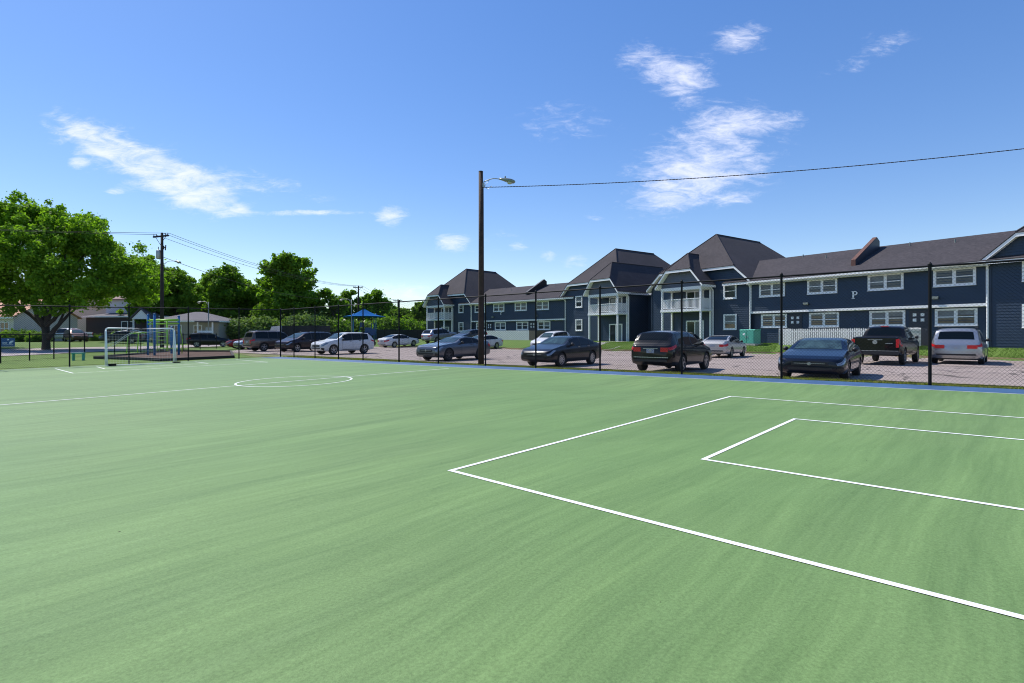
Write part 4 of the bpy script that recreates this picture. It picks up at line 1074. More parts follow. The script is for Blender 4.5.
car('sedan', dgrey, (1.62, 25.2), nose, 'charcoal grey sedan facing the fence right of the light pole', cat='car', spokes=9)
car('suv', black, (6.05, 21.5), hA, 'black SUV backed up to the fence with red tail lamps', anchor='rear', cat='SUV')
car('sedan', navyp, (10.35, 18.1), (-.63, -.775), 'midnight blue sedan nose to the fence in front of the black pickup', cat='car', dark_rim=True, spokes=7).scale = (1.04, 1.10, .965)
car('pickup', black, (18.85, 27.1), (.71, .70), 'black pickup truck parked tail outward by the lawn', anchor='rear', cat='pickup truck', name='pickup_truck', group=None).scale = (1, 1.03, 1.05)
car('minivan', silver, (23.2, 27.6), (.69, .72), 'silver minivan parked tail outward right of the black pickup', anchor='rear', cat='minivan').scale = (1, 1.09, 1.06)
car('sedan', lite, (13.55, 34.9), (.62, .785), 'champagne white sedan parked tail outward by the teal cabinet', anchor='rear', cat='car')
car('suv', black, (11.95, 38.0), (.62, .785), 'black car mostly hidden behind the black SUV', anchor='rear', cat='SUV')
car('suv', white, (2.9, 49.9), nose, 'white SUV half hidden behind the charcoal sedan', cat='SUV')
car('sedan', white, (-4.0, 53.3), nose, 'white sedan passing behind the light pole', cat='car', spokes=9)
car('sedan', slate, (-6.0, 62.2), nose, 'dark slate sedan behind the silver grey coupe', cat='car')
car('suv', silver, (-9.6, 63.8), hA, 'silver hatchback seen from behind left of the coupe', anchor='rear', cat='car')
car('sedan', white, (-13.9, 60.3), hA, 'white sedan with its tail to the left behind the white SUV', anchor='rear', cat='car', spokes=9)
cr = car('suv', white, (-13.95, 40.0), nose, 'white SUV with a dark decal on its door facing the fence', cat='SUV')
m_ = MB(); P_ = surf(KINDS['suv'], 2.2, 5, 1)
for i in range(9): m_.box((2.02+i*.09, P_.y-.01, .74), (2.02+i*.09+.06, P_.y+.012, .74+random.choice([.08, .11, .11])))
X0_ = -(KINDS['suv']['fo']+KINDS['suv']['wb']/2)
o_ = link(bpy.data.objects.new('door_decal', mbm(m_, M['trim'])), cr); o_.location = (X0_, 0, 0)
car('minivan', maroon, (-19.2, 45.9), (-.50, -.866), 'dark plum minivan facing the fence left of the white SUV', cat='minivan')
car('wagonsuv', tanp, (-22.6, 47.4), hA, 'tan grey SUV with roof rack backed up to the fence', anchor='rear', cat='SUV')
car('suv', black, (-17.2, 53.5), hA, 'black SUV standing behind the gap between dark minivan and white SUV', anchor='rear', cat='SUV', detail=False)
car('sedan', red, (-28.6, 55.0), (-.82, -.57), 'red sedan with its nose showing left of the tan SUV', cat='car')
car('sedan', silver, (-26.4, 52.6), nose, 'silver sedan squeezed between red sedan and tan SUV', cat='car')
car('suv', black, (-36.8, 62.0), (.9, .43), 'black SUV with a white roof box on the road by the low grey house', anchor='rear', cat='SUV', roofbox=True, group=None)
car('pickup', white, (-64.6, 75.5), (-.97, .2), 'white pickup truck parked behind the trunk of the big tree', cat='pickup truck', name='pickup_truck', group='vehicles parked by the houses')
car('suv', brown, (-58.0, 71.0), (.8, -.6), 'rusty brown car in front of the dark brick house', cat='car', group='vehicles parked by the houses')
car('suv', white, (-57.5, 76.5), (-.9, -.4), 'white car parked behind the rusty brown car', cat='car', group='vehicles parked by the houses')
car('suv', slate, (-54.5, 71.5), (-.85, -.5), 'slate blue SUV parked behind the left post of the goal', cat='SUV', group='vehicles parked by the houses')
car('sedan', silver, (-50.3, 75.0), (-.9, -.4), 'silver sedan seen through the soccer goal', cat='car', group='vehicles parked by the houses')
# dark box truck behind the minivan
x, y = -23.6, 58.5; e = empty('box_truck', (x, y, G(x, y)+.03), R(168))
m_ = MB(); m_.box((-3.2, -1.15, .75), (1.2, 1.15, 2.45)); m_.build('cargo_box', M['screen'], e)
m_ = MB(); m_.prism([(1.55, .5), (3.5, .5), (3.5, 1.3), (3.0, 1.45), (2.6, 2.35), (1.55, 2.45)], 1, -1.0, 1.0); m_.build('cab', white, e)
m_ = MB(); m_.prism([(3.02, 1.46), (2.64, 2.30), (2.62, 2.28), (3.0, 1.44)], 1, -.85, .85); m_.prism([(1.8, 1.4), (2.85, 1.4), (2.55, 2.2), (1.8, 2.25)], 1, -1.015, -1.002); m_.build('windshield', M['carscreen'], e)
m_ = MB(); m_.box((-3.0, -.95, .5), (1.6, .95, .75)); m_.build('chassis', M['trim'], e)
for wx in (-2.2, 2.6):
    for sy in (-1, 1):
        m_ = MB(); m_.lathe([(.25, -.14), (.43, -.14), (.43, .14), (.25, .14)], (wx, sy*.95, .43), 'y', 18); m_.build('wheel', M['tyre'], e)
tag(e, 'dark blue box truck with white cab behind the dark minivan', 'truck')
# ------------------------------------------------------------------ poles, wires
def at(px, Z): return ((px-512)/530*Z, Z)
def cobra(parent, base, d, arm=1.3, rise=.12, head=.62, name='lamp_arm', hm=None):
    """street light arm with a cobra head; base Vector local, d horizontal direction"""
    d = Vector((d[0], d[1], 0)).normalized(); b = Vector(base); up = Vector((0, 0, 1))
    mb = MB(); pts = [b+d*(arm*t)+up*(rise*math.sin(min(t*1.5, 1)*math.pi/2)*1.6-.12*max(0, t-.7)) for t in [i/8 for i in range(9)]]
    mb.tube(pts, .022, 7); mb.tube([b-up*.25, pts[3]], .012, 5); mb.build(name, M['galv'] if hm is None else hm, parent, True)
    q = pts[-1]; f = frame((q.x, q.y, 0), (d.x, d.y), (-d.y, d.x)); z = q.z
    V = []; st = [(-.05, .045, .05, .03), (.08, .08, .07, .05), (.25, .14, .09, .09), (.45, .155, .09, .12), (.58, .11, .06, .10), (.64, .03, .02, .04)]
    for s, w, u, l in st:
        s *= head/.62
        for k in range(10):
            a = 2*math.pi*k/10; c, sn = math.cos(a), math.sin(a); V.append((s, c*w, z-.10*s/.6+(sn*u if sn > 0 else sn*l)))
    mb = MB(f); mb.add(V, [(i*10+k, i*10+(k+1) % 10, (i+1)*10+(k+1) % 10, (i+1)*10+k) for i in range(5) for k in range(10)]+[tuple(range(10))[::-1], tuple(range(50, 60))])
    mb.lathe([(.03, z+.05), (.03, z+.13), (.015, z+.14)], (.22, 0, 0), 'z', 8)
    h = mb.build('lamp_head', M['lampgrey'], parent, True)
    mb = MB(f); mb.lathe([(.11, z-.13), (.12, z-.17), (.09, z-.22), (.02, z-.24)], (.40*head/.62, 0, 0), 'z', 12); mb.build('lens', M['lens'], h, True)
# light pole by the fence
x, y = -1.42, 24.3; zb = court_z(x, y); e = empty('light_pole', (x, y, zb))
mb = MB(); mb.tube([(0, 0, -.3), (0, 0, 1.5), (.005, 0, 5), (-.01, 0, 8.82)], [.135, .128, .118, .100], 14); mb.build('pole', M['wood'], e, True)
mb = MB(); mb.lathe([(.105, 8.80), (.10, 8.84), (.02, 8.86)], (-.01, 0, 0), 'z', 12); mb.build('pole_cap', M['wooddark'], e)
cobra(e, (.11, 0, 8.34), (1, -.05), .78, .10, .66)
mb = MB(); mb.tube([(.1, 0, 8.2), (.3, 0, 8.02), (.5, .0, 8.16), (.38, 0, 8.1)], .012, 5); mb.box((.06, -.06, 8.1), (.16, .06, 8.3)); mb.build('cable_bracket', M['galv'], e)
mb = MB(); mb.tube([(.128, -.03, .0), (.126, -.03, 3), (.11, -.03, 8.1)], .012, 5); mb.build('ground_wire', M['wooddark'], e)
tag(e, 'tall brown wooden light pole with cobra head lamp at the court fence', 'light pole')
def wire(name, a, b, sag, r, label, cat='overhead cable', n=24, twist=False, group=None):
    a = Vector(a); b = Vector(b); mb = MB(); P = [a+(b-a)*t-Vector((0, 0, sag*4*t*(1-t))) for t in [i/n for i in range(n+1)]]
    mb.tube(P, r, 5)
    if twist:      # lashing clips of the bundled cable
        for i in range(1, 230):
            t = i/230; q = a+(b-a)*t-Vector((0, 0, sag*4*t*(1-t))); d = (b-a).normalized(); mb.tube([q-d*.05, q+d*.05], r*1.45, 5)
    tag(mb.build(name, M['wooddark'], None, True), label, cat, group)
wire('overhead_cable', (-1.3, 24.3, zb+8.1), (30.5, 17.3, 9.52), .62, .013, 'thin twisted cable running right across the sky from the light pole', twist=True)
# utility poles
def upole(px, Z, top, rz, label, lamps=(), trans=False, r=.15, arm=2.1):
    x, y = at(px, Z); g = G(x, y); h = top-g; e = empty('utility_pole', (x, y, g), rz)
    mb = MB(); mb.tube([(0, 0, -.3), (0, 0, h*.5), (0, 0, h)], [r*1.15, r, r*.75], 12); mb.build('pole', M['wooddark'], e, True)
    mb = MB(); mb.box((-arm/2, -.17, h-.42), (arm/2, -.06, h-.28)); mb.build('crossarm', M['wooddark'], e)
    mb = MB(); mb.tube([(-arm*.33, -.12, h-.42), (0, -.16, h-1.15), (arm*.33, -.12, h-.42)], .025, 5); mb.build('arm_brace', M['wooddark'], e)
    for k in (-.46, -.30, .30, .46):
        mb = MB(); mb.lathe([(.02, h-.28), (.05, h-.24), (.03, h-.2), (.055, h-.15), (.02, h-.08)], (arm*k, -.115, 0), 'z', 8); mb.build('insulator', M['galv'], e)
    if trans:
        mb = MB(); mb.lathe([(.20, h-2.45), (.23, h-2.40), (.23, h-1.70), (.20, h-1.64), (.05, h-1.6)], (-.36, -.05, 0), 'z', 16); mb.tube([(-.42, -.05, h-1.6), (-.42, -.05, h-1.3)], .04, 6); t_ = mb.build('transformer', M['galv'], e, True)
        mb = MB(); mb.box((.12, -.1, h-1.45), (.62, -.02, h-1.38)); mb.tube([(.55, -.06, h-1.7), (.62, -.06, h-1.2)], .05, 6); mb.tube([(.35, -.06, h-1.6), (.35, -.06, h-1.25)], .045, 6); mb.build('cutout_bracket', M['wooddark'], e)
    for ld, lz, al in lamps: cobra(e, (0, 0, lz-g), ld, al, .25, .75)
    tag(e, label, 'utility pole'); return e
Z1 = 50
upole(162, Z1, 11.15, R(-22), 'dark wooden utility pole with crossarm, transformer and lamp left of centre', lamps=(((1, .1), 8.05, 1.5),), trans=True)
upole(358.5, 104, 11.1, R(-18), 'distant utility pole rising behind the blue shade canopy', r=.17, arm=2.2)
upole(398, 146, 11.2, R(-10), 'farthest utility pole between the canopy and the apartments', r=.2, arm=2.6)
a1 = at(162, Z1); a2 = at(358.5, 104); a3 = at(398, 146)
for i, o_ in enumerate((-.95, .0, .95)):
    w1 = (a1[0]+o_*.93, a1[1]-o_*.37, 11.05+(.0 if o_ else .12)); w2 = (a2[0]+o_, a2[1]-o_*.3, 11.0)
    wire('overhead_cable', w1, w2, 1.1, .018, ['left of the three power lines between the utility poles', 'middle of the three power lines between the utility poles', 'right of the three power lines between the utility poles'][i], group='power lines between the poles')
    wire('overhead_cable', w2, (a3[0]+o_, a3[1], 11.0), .8, .02, ['left of the power lines running to the farthest pole', 'middle of the power lines running to the farthest pole', 'right of the power lines running to the farthest pole'][i], group='power lines between the poles')
    if i != 1: wire('overhead_cable', w1, (-92, 26+o_, 12.2), 1.2, .018, ['rear power line leaving the utility pole leftwards behind the big tree', '', 'front power line leaving the utility pole leftwards behind the big tree'][i], group='power lines over the houses')
wire('overhead_cable', (a1[0], a1[1], 8.9), (a2[0], a2[1], 8.6), 1.6, .022, 'low communication cable between the utility poles')
# small street lights
for px, Z, top, d, lab in ((351.5, 66, 5.9, (-1, 0), 'pale street light with short curved arm left of the blue canopy'), (208.5, 66, 5.6, (-1, .1), 'pale street light among the trees above the low grey house')):
    x, y = at(px, Z); g = G(x, y); e = empty('street_light', (x, y, g))
    mb = MB(); mb.tube([(0, 0, -.2), (0, 0, top-g)], [.07, .05], 8); mb.build('pole', M['lampgrey'], e, True)
    cobra(e, (0, 0, top-g-.25), d, .9, .2, .6, hm=M['galv']); tag(e, lab, 'street light')

# ------------------------------------------------------------------ soccer goal
p0 = Vector((-20.70, 27.0)); gd = Vector((2.12, 2.25)).normalized(); e = empty('soccer_goal', (p0.x, p0.y, court_z(*p0)), math.atan2(gd.y, gd.x))
Wg, Hg, Dg = 3.02, 1.93, -.42      # local x along the mouth, -y towards the viewer's right
# local y axis = (-gd.y, gd.x) points up-left; the net frame leans the other way
mb = MB(); r = .04
def arcp(x, s): return [(x, 0, Hg-.12), (x+s*.035, 0, Hg-.035), (x+s*.12, 0, Hg)]
mb.tube([(0, 0, .02), (0, 0, 1.)]+arcp(0, 1)+[(Wg/2, 0, Hg)]+arcp(Wg, -1)[::-1]+[(Wg, 0, 1.), (Wg, 0, .05)], r, 10)
mb.build('goal_frame', M['goalw'], e, True)
mb = MB()
for x in (0, Wg):
    mb.tube([(x, 0, Hg-.10), (x, Dg*.35, Hg-.16), (x, Dg*.8, Hg*.45), (x, Dg, .04)], .022, 7); mb.tube([(x, 0, .04), (x, Dg, .04)], .022, 7)
mb.tube([(0, Dg, .04), (Wg, Dg, .04)], .022, 7)
mb.build('back_stay', M['goalw'], e, True)
for x in (.14, Wg-.02):
    mb = MB(); mb.box((x-.10, Dg-.05, .0), (x+.22, Dg+.22, .12)); mb.build('counterweight', M['black'], e)
# net hanging loosely between the frame and the back bar
mb = MB(); nx_, nz_ = 24, 14
def npnt(i, j):
    u, v = i/nx_, j/nz_; sag = .12*math.sin(math.pi*u)*math.sin(math.pi*v)
    y = Dg*(1-v)**.8; return Vector((Wg*u, y-sag*.3+.03*math.sin(9*u), .05+(Hg-.10)*v-sag*1.2*(1-v)))
for i in range(nx_+1): mb.tube([npnt(i, j) for j in range(nz_+1)], .0022, 3, False)
for j in range(nz_+1): mb.tube([npnt(i, j) for i in range(nx_+1)], .0022, 3, False)
mb.tube([(0.02, Dg*.5, 1.15), (.35, Dg*.55, 1.18), (.8, Dg*.3, 1.55), (1.25, 0, 1.80), (Wg*.6, 0, 1.72), (Wg-.3, 0, 1.86)], .014, 5)
mb.tube([(0.02, Dg*.5, .95), (.3, Dg*.55, 1.05), (.75, Dg*.3, 1.42), (1.2, 0, 1.72)], .012, 5)
mb.build('net', M['net'], e)
tag(e, 'small white tube frame soccer goal with loose net at the left end of the court', 'soccer goal')

# ------------------------------------------------------------------ playground climbing frame
def pw(px, Z): x, y = at(px, Z); return Vector((x, y, G(x, y)))
e = empty('climbing_frame', pw(165, 40)); o0 = Vector(e.location)
def L_(px, Z, h): v = pw(px, Z)-o0; return (v.x, v.y, v.z+h)
for px, Z, h in ((148, 38.5, 2.95), (154.5, 37.4, 2.95), (178.8, 38.8, 2.85), (171.5, 41.2, 2.1)):
    mb = MB(); mb.tube([L_(px, Z, -.1), L_(px, Z, h)], .075, 10); mb.lathe([(.085, 0), (.085, .06), (.03, .1)], L_(px, Z, h-.02), 'z', 10); mb.build('post', M['playblue'], e, True)
for a, b, r_ in (((147, 38.5, 2.55), (179.5, 38.8, 2.60), .085), ((148, 38.4, 2.30), (179, 38.7, 2.34), .05), ((167, 38.6, 2.5), (167.3, 38.6, .35), .055), ((153.5, 37.4, .5), (179, 38.8, .55), .03), ((179.2, 38.8, 2.2), (182.5, 39.5, 1.2), .03), ((182.5, 39.5, 1.2), (182.0, 39.8, .1), .03),
               ((157, 38.6, 2.4), (157.2, 38.6, .35), .025)):
    mb = MB(); mb.tube([L_(*a), L_(*b)], r_, 8); mb.build('lime_rail', M['lime'], e, True)
for k in range(6):
    mb = MB(); mb.tube([L_(157, 38.6, .55+k*.28), L_(167, 38.6, .57+k*.28)], .02, 6); mb.build('rung', M['lime'], e, True)
mb = MB()
for k in range(7): mb.tube([L_(170+k*.9, 39.2, .8), L_(170+k*.9, 39.2, 1.75)], .018, 5)
mb.tube([L_(169.8, 39.2, .8), L_(176, 39.2, .8)], .025, 6); mb.tube([L_(169.8, 39.2, 1.75), L_(176, 39.2, 1.75)], .025, 6)
mb.build('barrier', M['playblue'], e)
tag(e, 'blue and lime green climbing frame with ladder on the bark mulch', 'climbing frame')
e = empty('balance_ladder', pw(137, 41)); o0 = Vector(e.location)
for s in range(2):
    mb = MB(); Zs = 40+s*1.2; mb.tube([L_(126.5, Zs, .05), L_(128.2, Zs, 1.45), L_(129.5, Zs, 1.62), L_(147, Zs, 1.66)], .035, 7); mb.build('side_rail', M['lime'], e, True)
    mb = MB(); mb.tube([L_(137.2, Zs, .05), L_(138.6, Zs, 1.64)], .035, 7); mb.build('post', M['lime'], e, True)
for k in range(9):
    mb = MB(); mb.tube([L_(129.5+k*2.1, 40, 1.64), L_(129.5+k*2.1, 41.2, 1.64)], .018, 5); mb.build('rung', M['lime'], e, True)
tag(e, 'low lime green overhead ladder left of the blue climbing frame posts', 'climbing frame')
# little green bench
e = empty('bench', pw(78.5, 31.5), R(20))
mb = MB(); mb.box((-.30, -.16, .40), (.30, .16, .46)); mb.build('seat', M['teal'], e)
for sx in (-1, 1):
    mb = MB(); mb.box((sx*.24-.03, -.13, -.05), (sx*.24+.03, .13, .40)); mb.build('leg', M['teal'], e)
tag(e, 'small dark teal bench on the grass behind the end fence', 'bench')

# ------------------------------------------------------------------ blue shade canopy with play tower
Z = 75; x, y = at(364, Z); g = G(x, y); e = empty('shade_canopy', (x, y, g), R(20)); hh = 3.05
mb = MB(); a_ = 2.75; v = [(-a_, -a_, 3.25), (a_, -a_, 3.25), (a_, a_, 3.25), (-a_, a_, 3.25), (0, 0, 4.45)]
n_ = 8; V = []; F = []
for k in range(4):
    A_, B_ = Vector(v[k]), Vector(v[(k+1) % 4]); C_ = Vector(v[4]); b = len(V)
    for i in range(n_+1):
        for j in range(n_+1):
            t, u = i/n_, j/n_; P = (A_+(B_-A_)*u)*(1-t)+C_*t
            P.z += -.22*math.sin(math.pi*t)+.12*math.sin(math.pi*u)*(1-t)*(-1 if False else 1)*.6; V.append(P)
    F += [(b+i*(n_+1)+j, b+i*(n_+1)+j+1, b+(i+1)*(n_+1)+j+1, b+(i+1)*(n_+1)+j) for i in range(n_) for j in range(n_)]
co = meshobj('canopy', V, F, M['canvas'], e, True); sd_ = co.modifiers.new('t', 'SOLIDIFY'); sd_.thickness = .02
for sx, sy in ((-1, -1), (1, -1), (1, 1), (-1, 1)):
    mb = MB(); mb.tube([(sx*1.5, sy*1.5, -.1), (sx*1.5, sy*1.5, 3.75)], .06, 8); mb.build('post', M['playblue'], e, True)
tag(e, 'bright blue pyramid shade canopy on posts over the play tower', 'shade canopy')
e = empty('play_tower', (x+.4, y+.3, g))
mb = MB(); mb.box((-1.1, -1.1, 1.2), (1.1, 1.1, 1.3)); mb.build('platform', M['sign'], e)
for sx, sy in ((-1, -1), (1, -1), (1, 1), (-1, 1)):
    mb = MB(); mb.tube([(sx*1.1, sy*1.1, -.1), (sx*1.1, sy*1.1, 3.0)], .06, 8); mb.build('post', M['playblue'], e, True)
mb = MB(); mb.box((-.2, -1.14, 1.3), (1.1, -1.10, 2.2)); mb.lathe([(.6, -.03), (.6, .03)], (1.3, -1.2, 1.4), 'y', 16); mb.build('side_panel', M['sign'], e)
mb = MB(); mb.prism([(-1.1, 1.3), (-3.4, .25), (-4.0, .22), (-4.0, .32), (-3.4, .36), (-1.1, 1.45)], 1, -.3, .3); mb.prism([(-1.1, 1.45), (-3.4, .36), (-3.4, .6), (-1.1, 1.75)], 1, -.34, -.30); mb.build('slide', M['lime'], e)
mb = MB(); mb.box((-1.1, -1.14, 2.3), (-.3, -1.10, 3.1)); mb.build('sign_board', M['sign'], e)
e.scale = (.75, .75, .8)
tag(e, 'blue play tower with lime slide under the blue shade canopy', 'play tower')
# dark screened fence with pale rail
e = empty('screen_fence', at(395, 78)+(0,)); o0 = Vector(e.location)
pa, pb = Vector(at(318, 74)), Vector(at(428, 90)); dd = (pb-pa); nn = 9
for i in range(nn+1):
    p = pa+dd*i/nn-Vector(o0.xy); g = G(*(pa+dd*i/nn)); mb = MB(); mb.tube([(p.x, p.y, g-.2), (p.x, p.y, g+1.6)], .05, 6); mb.build('fence_post', M['black'], e)
    if i < nn:
        q = pa+dd*(i+.98)/nn-Vector(o0.xy); mb = MB(); off = Vector((-dd.y, dd.x)).normalized()*.02
        mb.add([(p.x-off.x, p.y-off.y, g), (q.x-off.x, q.y-off.y, g), (q.x+off.x, q.y+off.y, g), (p.x+off.x, p.y+off.y, g), (p.x-off.x, p.y-off.y, g+1.55), (q.x-off.x, q.y-off.y, g+1.55), (q.x+off.x, q.y+off.y, g+1.55), (p.x+off.x, p.y+off.y, g+1.55)],
               [(0,3,2,1),(4,5,6,7),(0,1,5,4),(1,2,6,5),(2,3,7,6),(3,0,4,7)]); mb.build('screen_panel', M['screen'], e)
tag(e, 'dark screened fence at the far end of the car park left of the apartments', 'fence')

# ------------------------------------------------------------------ trees
def leaf_cloud(centers, radii, n, size, flat=.8, aspect=.62):
    """n leaf-sized quads spread through the shells of many clumps"""
    C = np.array(centers); Rr = np.array(radii); w = Rr**2; w = w/w.sum(); idx = rng.choice(len(C), n, p=w)
    d = rng.normal(size=(n, 3)); d /= np.linalg.norm(d, axis=1)[:, None]; d[:, 2] *= flat
    rad = Rr[idx]*(rng.uniform(0, 1, n)**.38)*rng.uniform(.85, 1.12, n)
    P = C[idx]+d*rad[:, None]
    nrm = d*.55+rng.normal(size=(n, 3))*.6+np.array([0, 0, .45]); nrm /= np.linalg.norm(nrm, axis=1)[:, None]
    t = np.cross(nrm, rng.normal(size=(n, 3))); t /= np.linalg.norm(t, axis=1)[:, None]; b = np.cross(nrm, t)
    s = (size*rng.uniform(.55, 1.35, n))[:, None]; dr = nrm*s*-.18
    P = P+rng.normal(size=(n, 3))*(Rr[idx]*np.where(rng.uniform(0, 1, n) < .3, .26, .05))[:, None]
    V = np.stack([P-t*s, P-b*s*aspect+dr, P+t*s, P+b*s*aspect+dr], 1).reshape(-1, 3); return V
def cloud_mesh(name, V, m):
    N4 = len(V)//4; me = bpy.data.meshes.new(name); me.vertices.add(len(V)); me.vertices.foreach_set('co', V.ravel().astype(np.float32))
    me.loops.add(N4*4); me.loops.foreach_set('vertex_index', np.arange(N4*4)); me.polygons.add(N4); me.polygons.foreach_set('loop_start', np.arange(0, N4*4, 4)); me.update(calc_edges=True); me.materials.append(m); return me
def limb(mb, a, b, r0, r1, bend, n=7):
    a = Vector(a); b = Vector(b); L = (b-a).length; j = Vector((random.uniform(-1, 1), random.uniform(-1, 1), random.uniform(-.3, .6)))*L*bend
    P = [a+(b-a)*t+j*math.sin(math.pi*t)*.5+Vector((random.uniform(-1, 1), random.uniform(-1, 1), 0))*L*.012 for t in [i/n for i in range(n+1)]]
    mb.tube(P, [r0+(r1-r0)*i/n for i in range(n+1)], 8); return P
def make_tree(h, cr, base, n, size, m, seed, tr=.3, nl=26, fork=.22, squash=.8, lobe=(.20, .36), trunks=1, fill=.35):
    """h total height, cr crown radius, base height where the crown starts; returns (wood mesh data, crown mesh data)"""
    random.seed(seed); ch = (h-base)/2; cz = base+ch; C = []; Rr = []
    k = 0
    while len(C) < nl:
        d = Vector((random.gauss(0, 1), random.gauss(0, 1), random.gauss(0, 1))).normalized(); q = random.uniform(.55, 1.0) if random.random() > fill else random.uniform(.1, .6)
        lr = random.uniform(*lobe)*cr; sx = 1-.18*max(0, d.z)
        p = Vector((d.x*(cr-lr)*q*sx, d.y*(cr-lr)*q*sx, cz+d.z*(ch-lr*squash)*q)); C.append(p); Rr.append(lr)
    tips = [(c+Vector((random.gauss(0, .6), random.gauss(0, .6), random.gauss(0, .5)))*r) for c, r in zip(C, Rr) for _ in range(5)]
    CC = [tuple(c) for c in C]+[tuple(t) for t in tips]; RR = Rr+[r*random.uniform(.28, .5) for r in Rr for _ in range(5)]
    V = leaf_cloud(CC, RR, n, size, squash)
    mb = MB(); fz = h*fork
    for tk in range(trunks):
        ox = (tk-(trunks-1)/2)*tr*1.6
        mb.tube([(ox*.5, 0, -.4), (ox*.5, 0, .15), (ox*.7, 0, fz*.5), (ox, 0, fz)], [tr*1.35, tr*1.08, tr*.9, tr*.85], 10)
    order = sorted(range(nl), key=lambda i: -Rr[i])[:min(nl, 16)]
    mains = []
    for i in order[:6]:
        c = C[i]; P = limb(mb, (c.x*.02, c.y*.02, fz-.25), (c.x*.9, c.y*.9, c.z), tr*.62, tr*.12, .16, 9); mains.append(P)
    for i in order[6:]:
        c = C[i]; P = min(mains, key=lambda P: (P[4]-c).length); limb(mb, P[4], (c.x, c.y, c.z), tr*.26, tr*.06, .14, 6)
    return mbm(mb, M['bark'], True), cloud_mesh('crown', V, m)
def plant(meshes, px, Z, label, sc_=1., rz=0., sz=None, name='tree', cat='tree', group=None, dz=0.):
    x, y = at(px, Z); e = empty(name, (x, y, G(x, y)+dz), rz); e.scale = (sc_, sc_, sz or sc_)
    link(bpy.data.objects.new('trunk', meshes[0]), e); link(bpy.data.objects.new('crown', meshes[1]), e); tag(e, label, cat, group); return e
# the big tree: hand placed lobes
random.seed(5)
cen = []; rad = []
def lb(px, py, Z, r): cen.append(((px-46)/530*Z, Z-52., 1.6-(py-334)/530*Z-.5)); rad.append(r)
for px, py, Zd, r in ((30, 222, 52, 2.5), (-5, 225, 53, 2.6), (60, 232, 50, 2.4), (85, 240, 53, 2.3), (108, 258, 52, 2.1), (126, 275, 52, 1.9), (134, 285, 53, 1.4), (10, 250, 49, 2.5), (45, 255, 48.5, 2.5), (75, 265, 49, 2.3), (100, 284, 50, 2.0), (-30, 240, 52, 2.7),
                      (-20, 270, 50, 2.5), (5, 282, 49.5, 2.2), (28, 292, 50, 1.7), (70, 295, 50, 1.6), (-25, 292, 51, 1.7), (50, 235, 56, 2.6), (15, 240, 57, 2.7), (85, 262, 57, 2.4), (110, 285, 57, 1.9), (30, 270, 56, 2.3), (60, 285, 56, 1.8), (-40, 262, 55, 2.6),
                      (42, 212, 53, 1.7), (16, 208, 52, 1.8), (72, 224, 52, 1.6), (97, 238, 52, 1.4), (118, 262, 51.5, 1.3), (141, 281, 52, 1.1)): lb(px, py-(5 if py > 295 else 0), Zd, r)
big = list(zip([Vector(c) for c in cen], rad))
CC = list(cen); RR = [r*.74 for r in rad]
for c, r in big:
    for _ in range(20):
        d = Vector((random.gauss(0, 1), random.gauss(0, 1), random.gauss(0, .8))).normalized(); q = c+d*r*random.uniform(.75, 1.08); CC.append(tuple(q)); RR.append(r*random.uniform(.20, .38))
Vb = leaf_cloud(CC, RR, 92000, .15, .78)
x, y = at(46, 52); e = empty('maple_tree', (x, y, G(x, y)))
mb = MB(); mb.tube([(0, 0, -.4), (0, 0, .1), (.02, 0, 1.2), (-.05, 0, 2.3)], [.48, .36, .30, .32], 14)
fk = Vector((-.05, 0, 2.2))
for tgt, r0 in (((-2.6, -1, 8.0), .27), ((1.2, .6, 8.6), .24), ((-1.0, 1.6, 9.5), .21), ((4.6, -.4, 6.4), .20), ((-5.0, .5, 6.0), .22), ((2.8, -1.8, 7.4), .2)):
    P = limb(mb, fk, tgt, r0, .09, .14, 10)
    for c, r in sorted(big, key=lambda t: (t[0]-P[-1]).length)[:4]: limb(mb, P[random.choice((6, 7, 8))], c, .10, .03, .12, 6)
P = limb(mb, (.15, 0, 1.1), (2.6, -.3, 3.6), .26, .10, .12, 8); limb(mb, P[-2], (5.2, -.5, 5.8), .10, .03, .1, 6); limb(mb, P[4], (3.2, -.6, 5.6), .12, .03, .1, 6)
link(bpy.data.objects.new('trunk', mbm(mb, M['bark'], True)), e); link(bpy.data.objects.new('crown', cloud_mesh('crown', Vb, M['leaf_big'])), e)
tag(e, 'large spreading bright green maple tree at the left edge', 'tree')
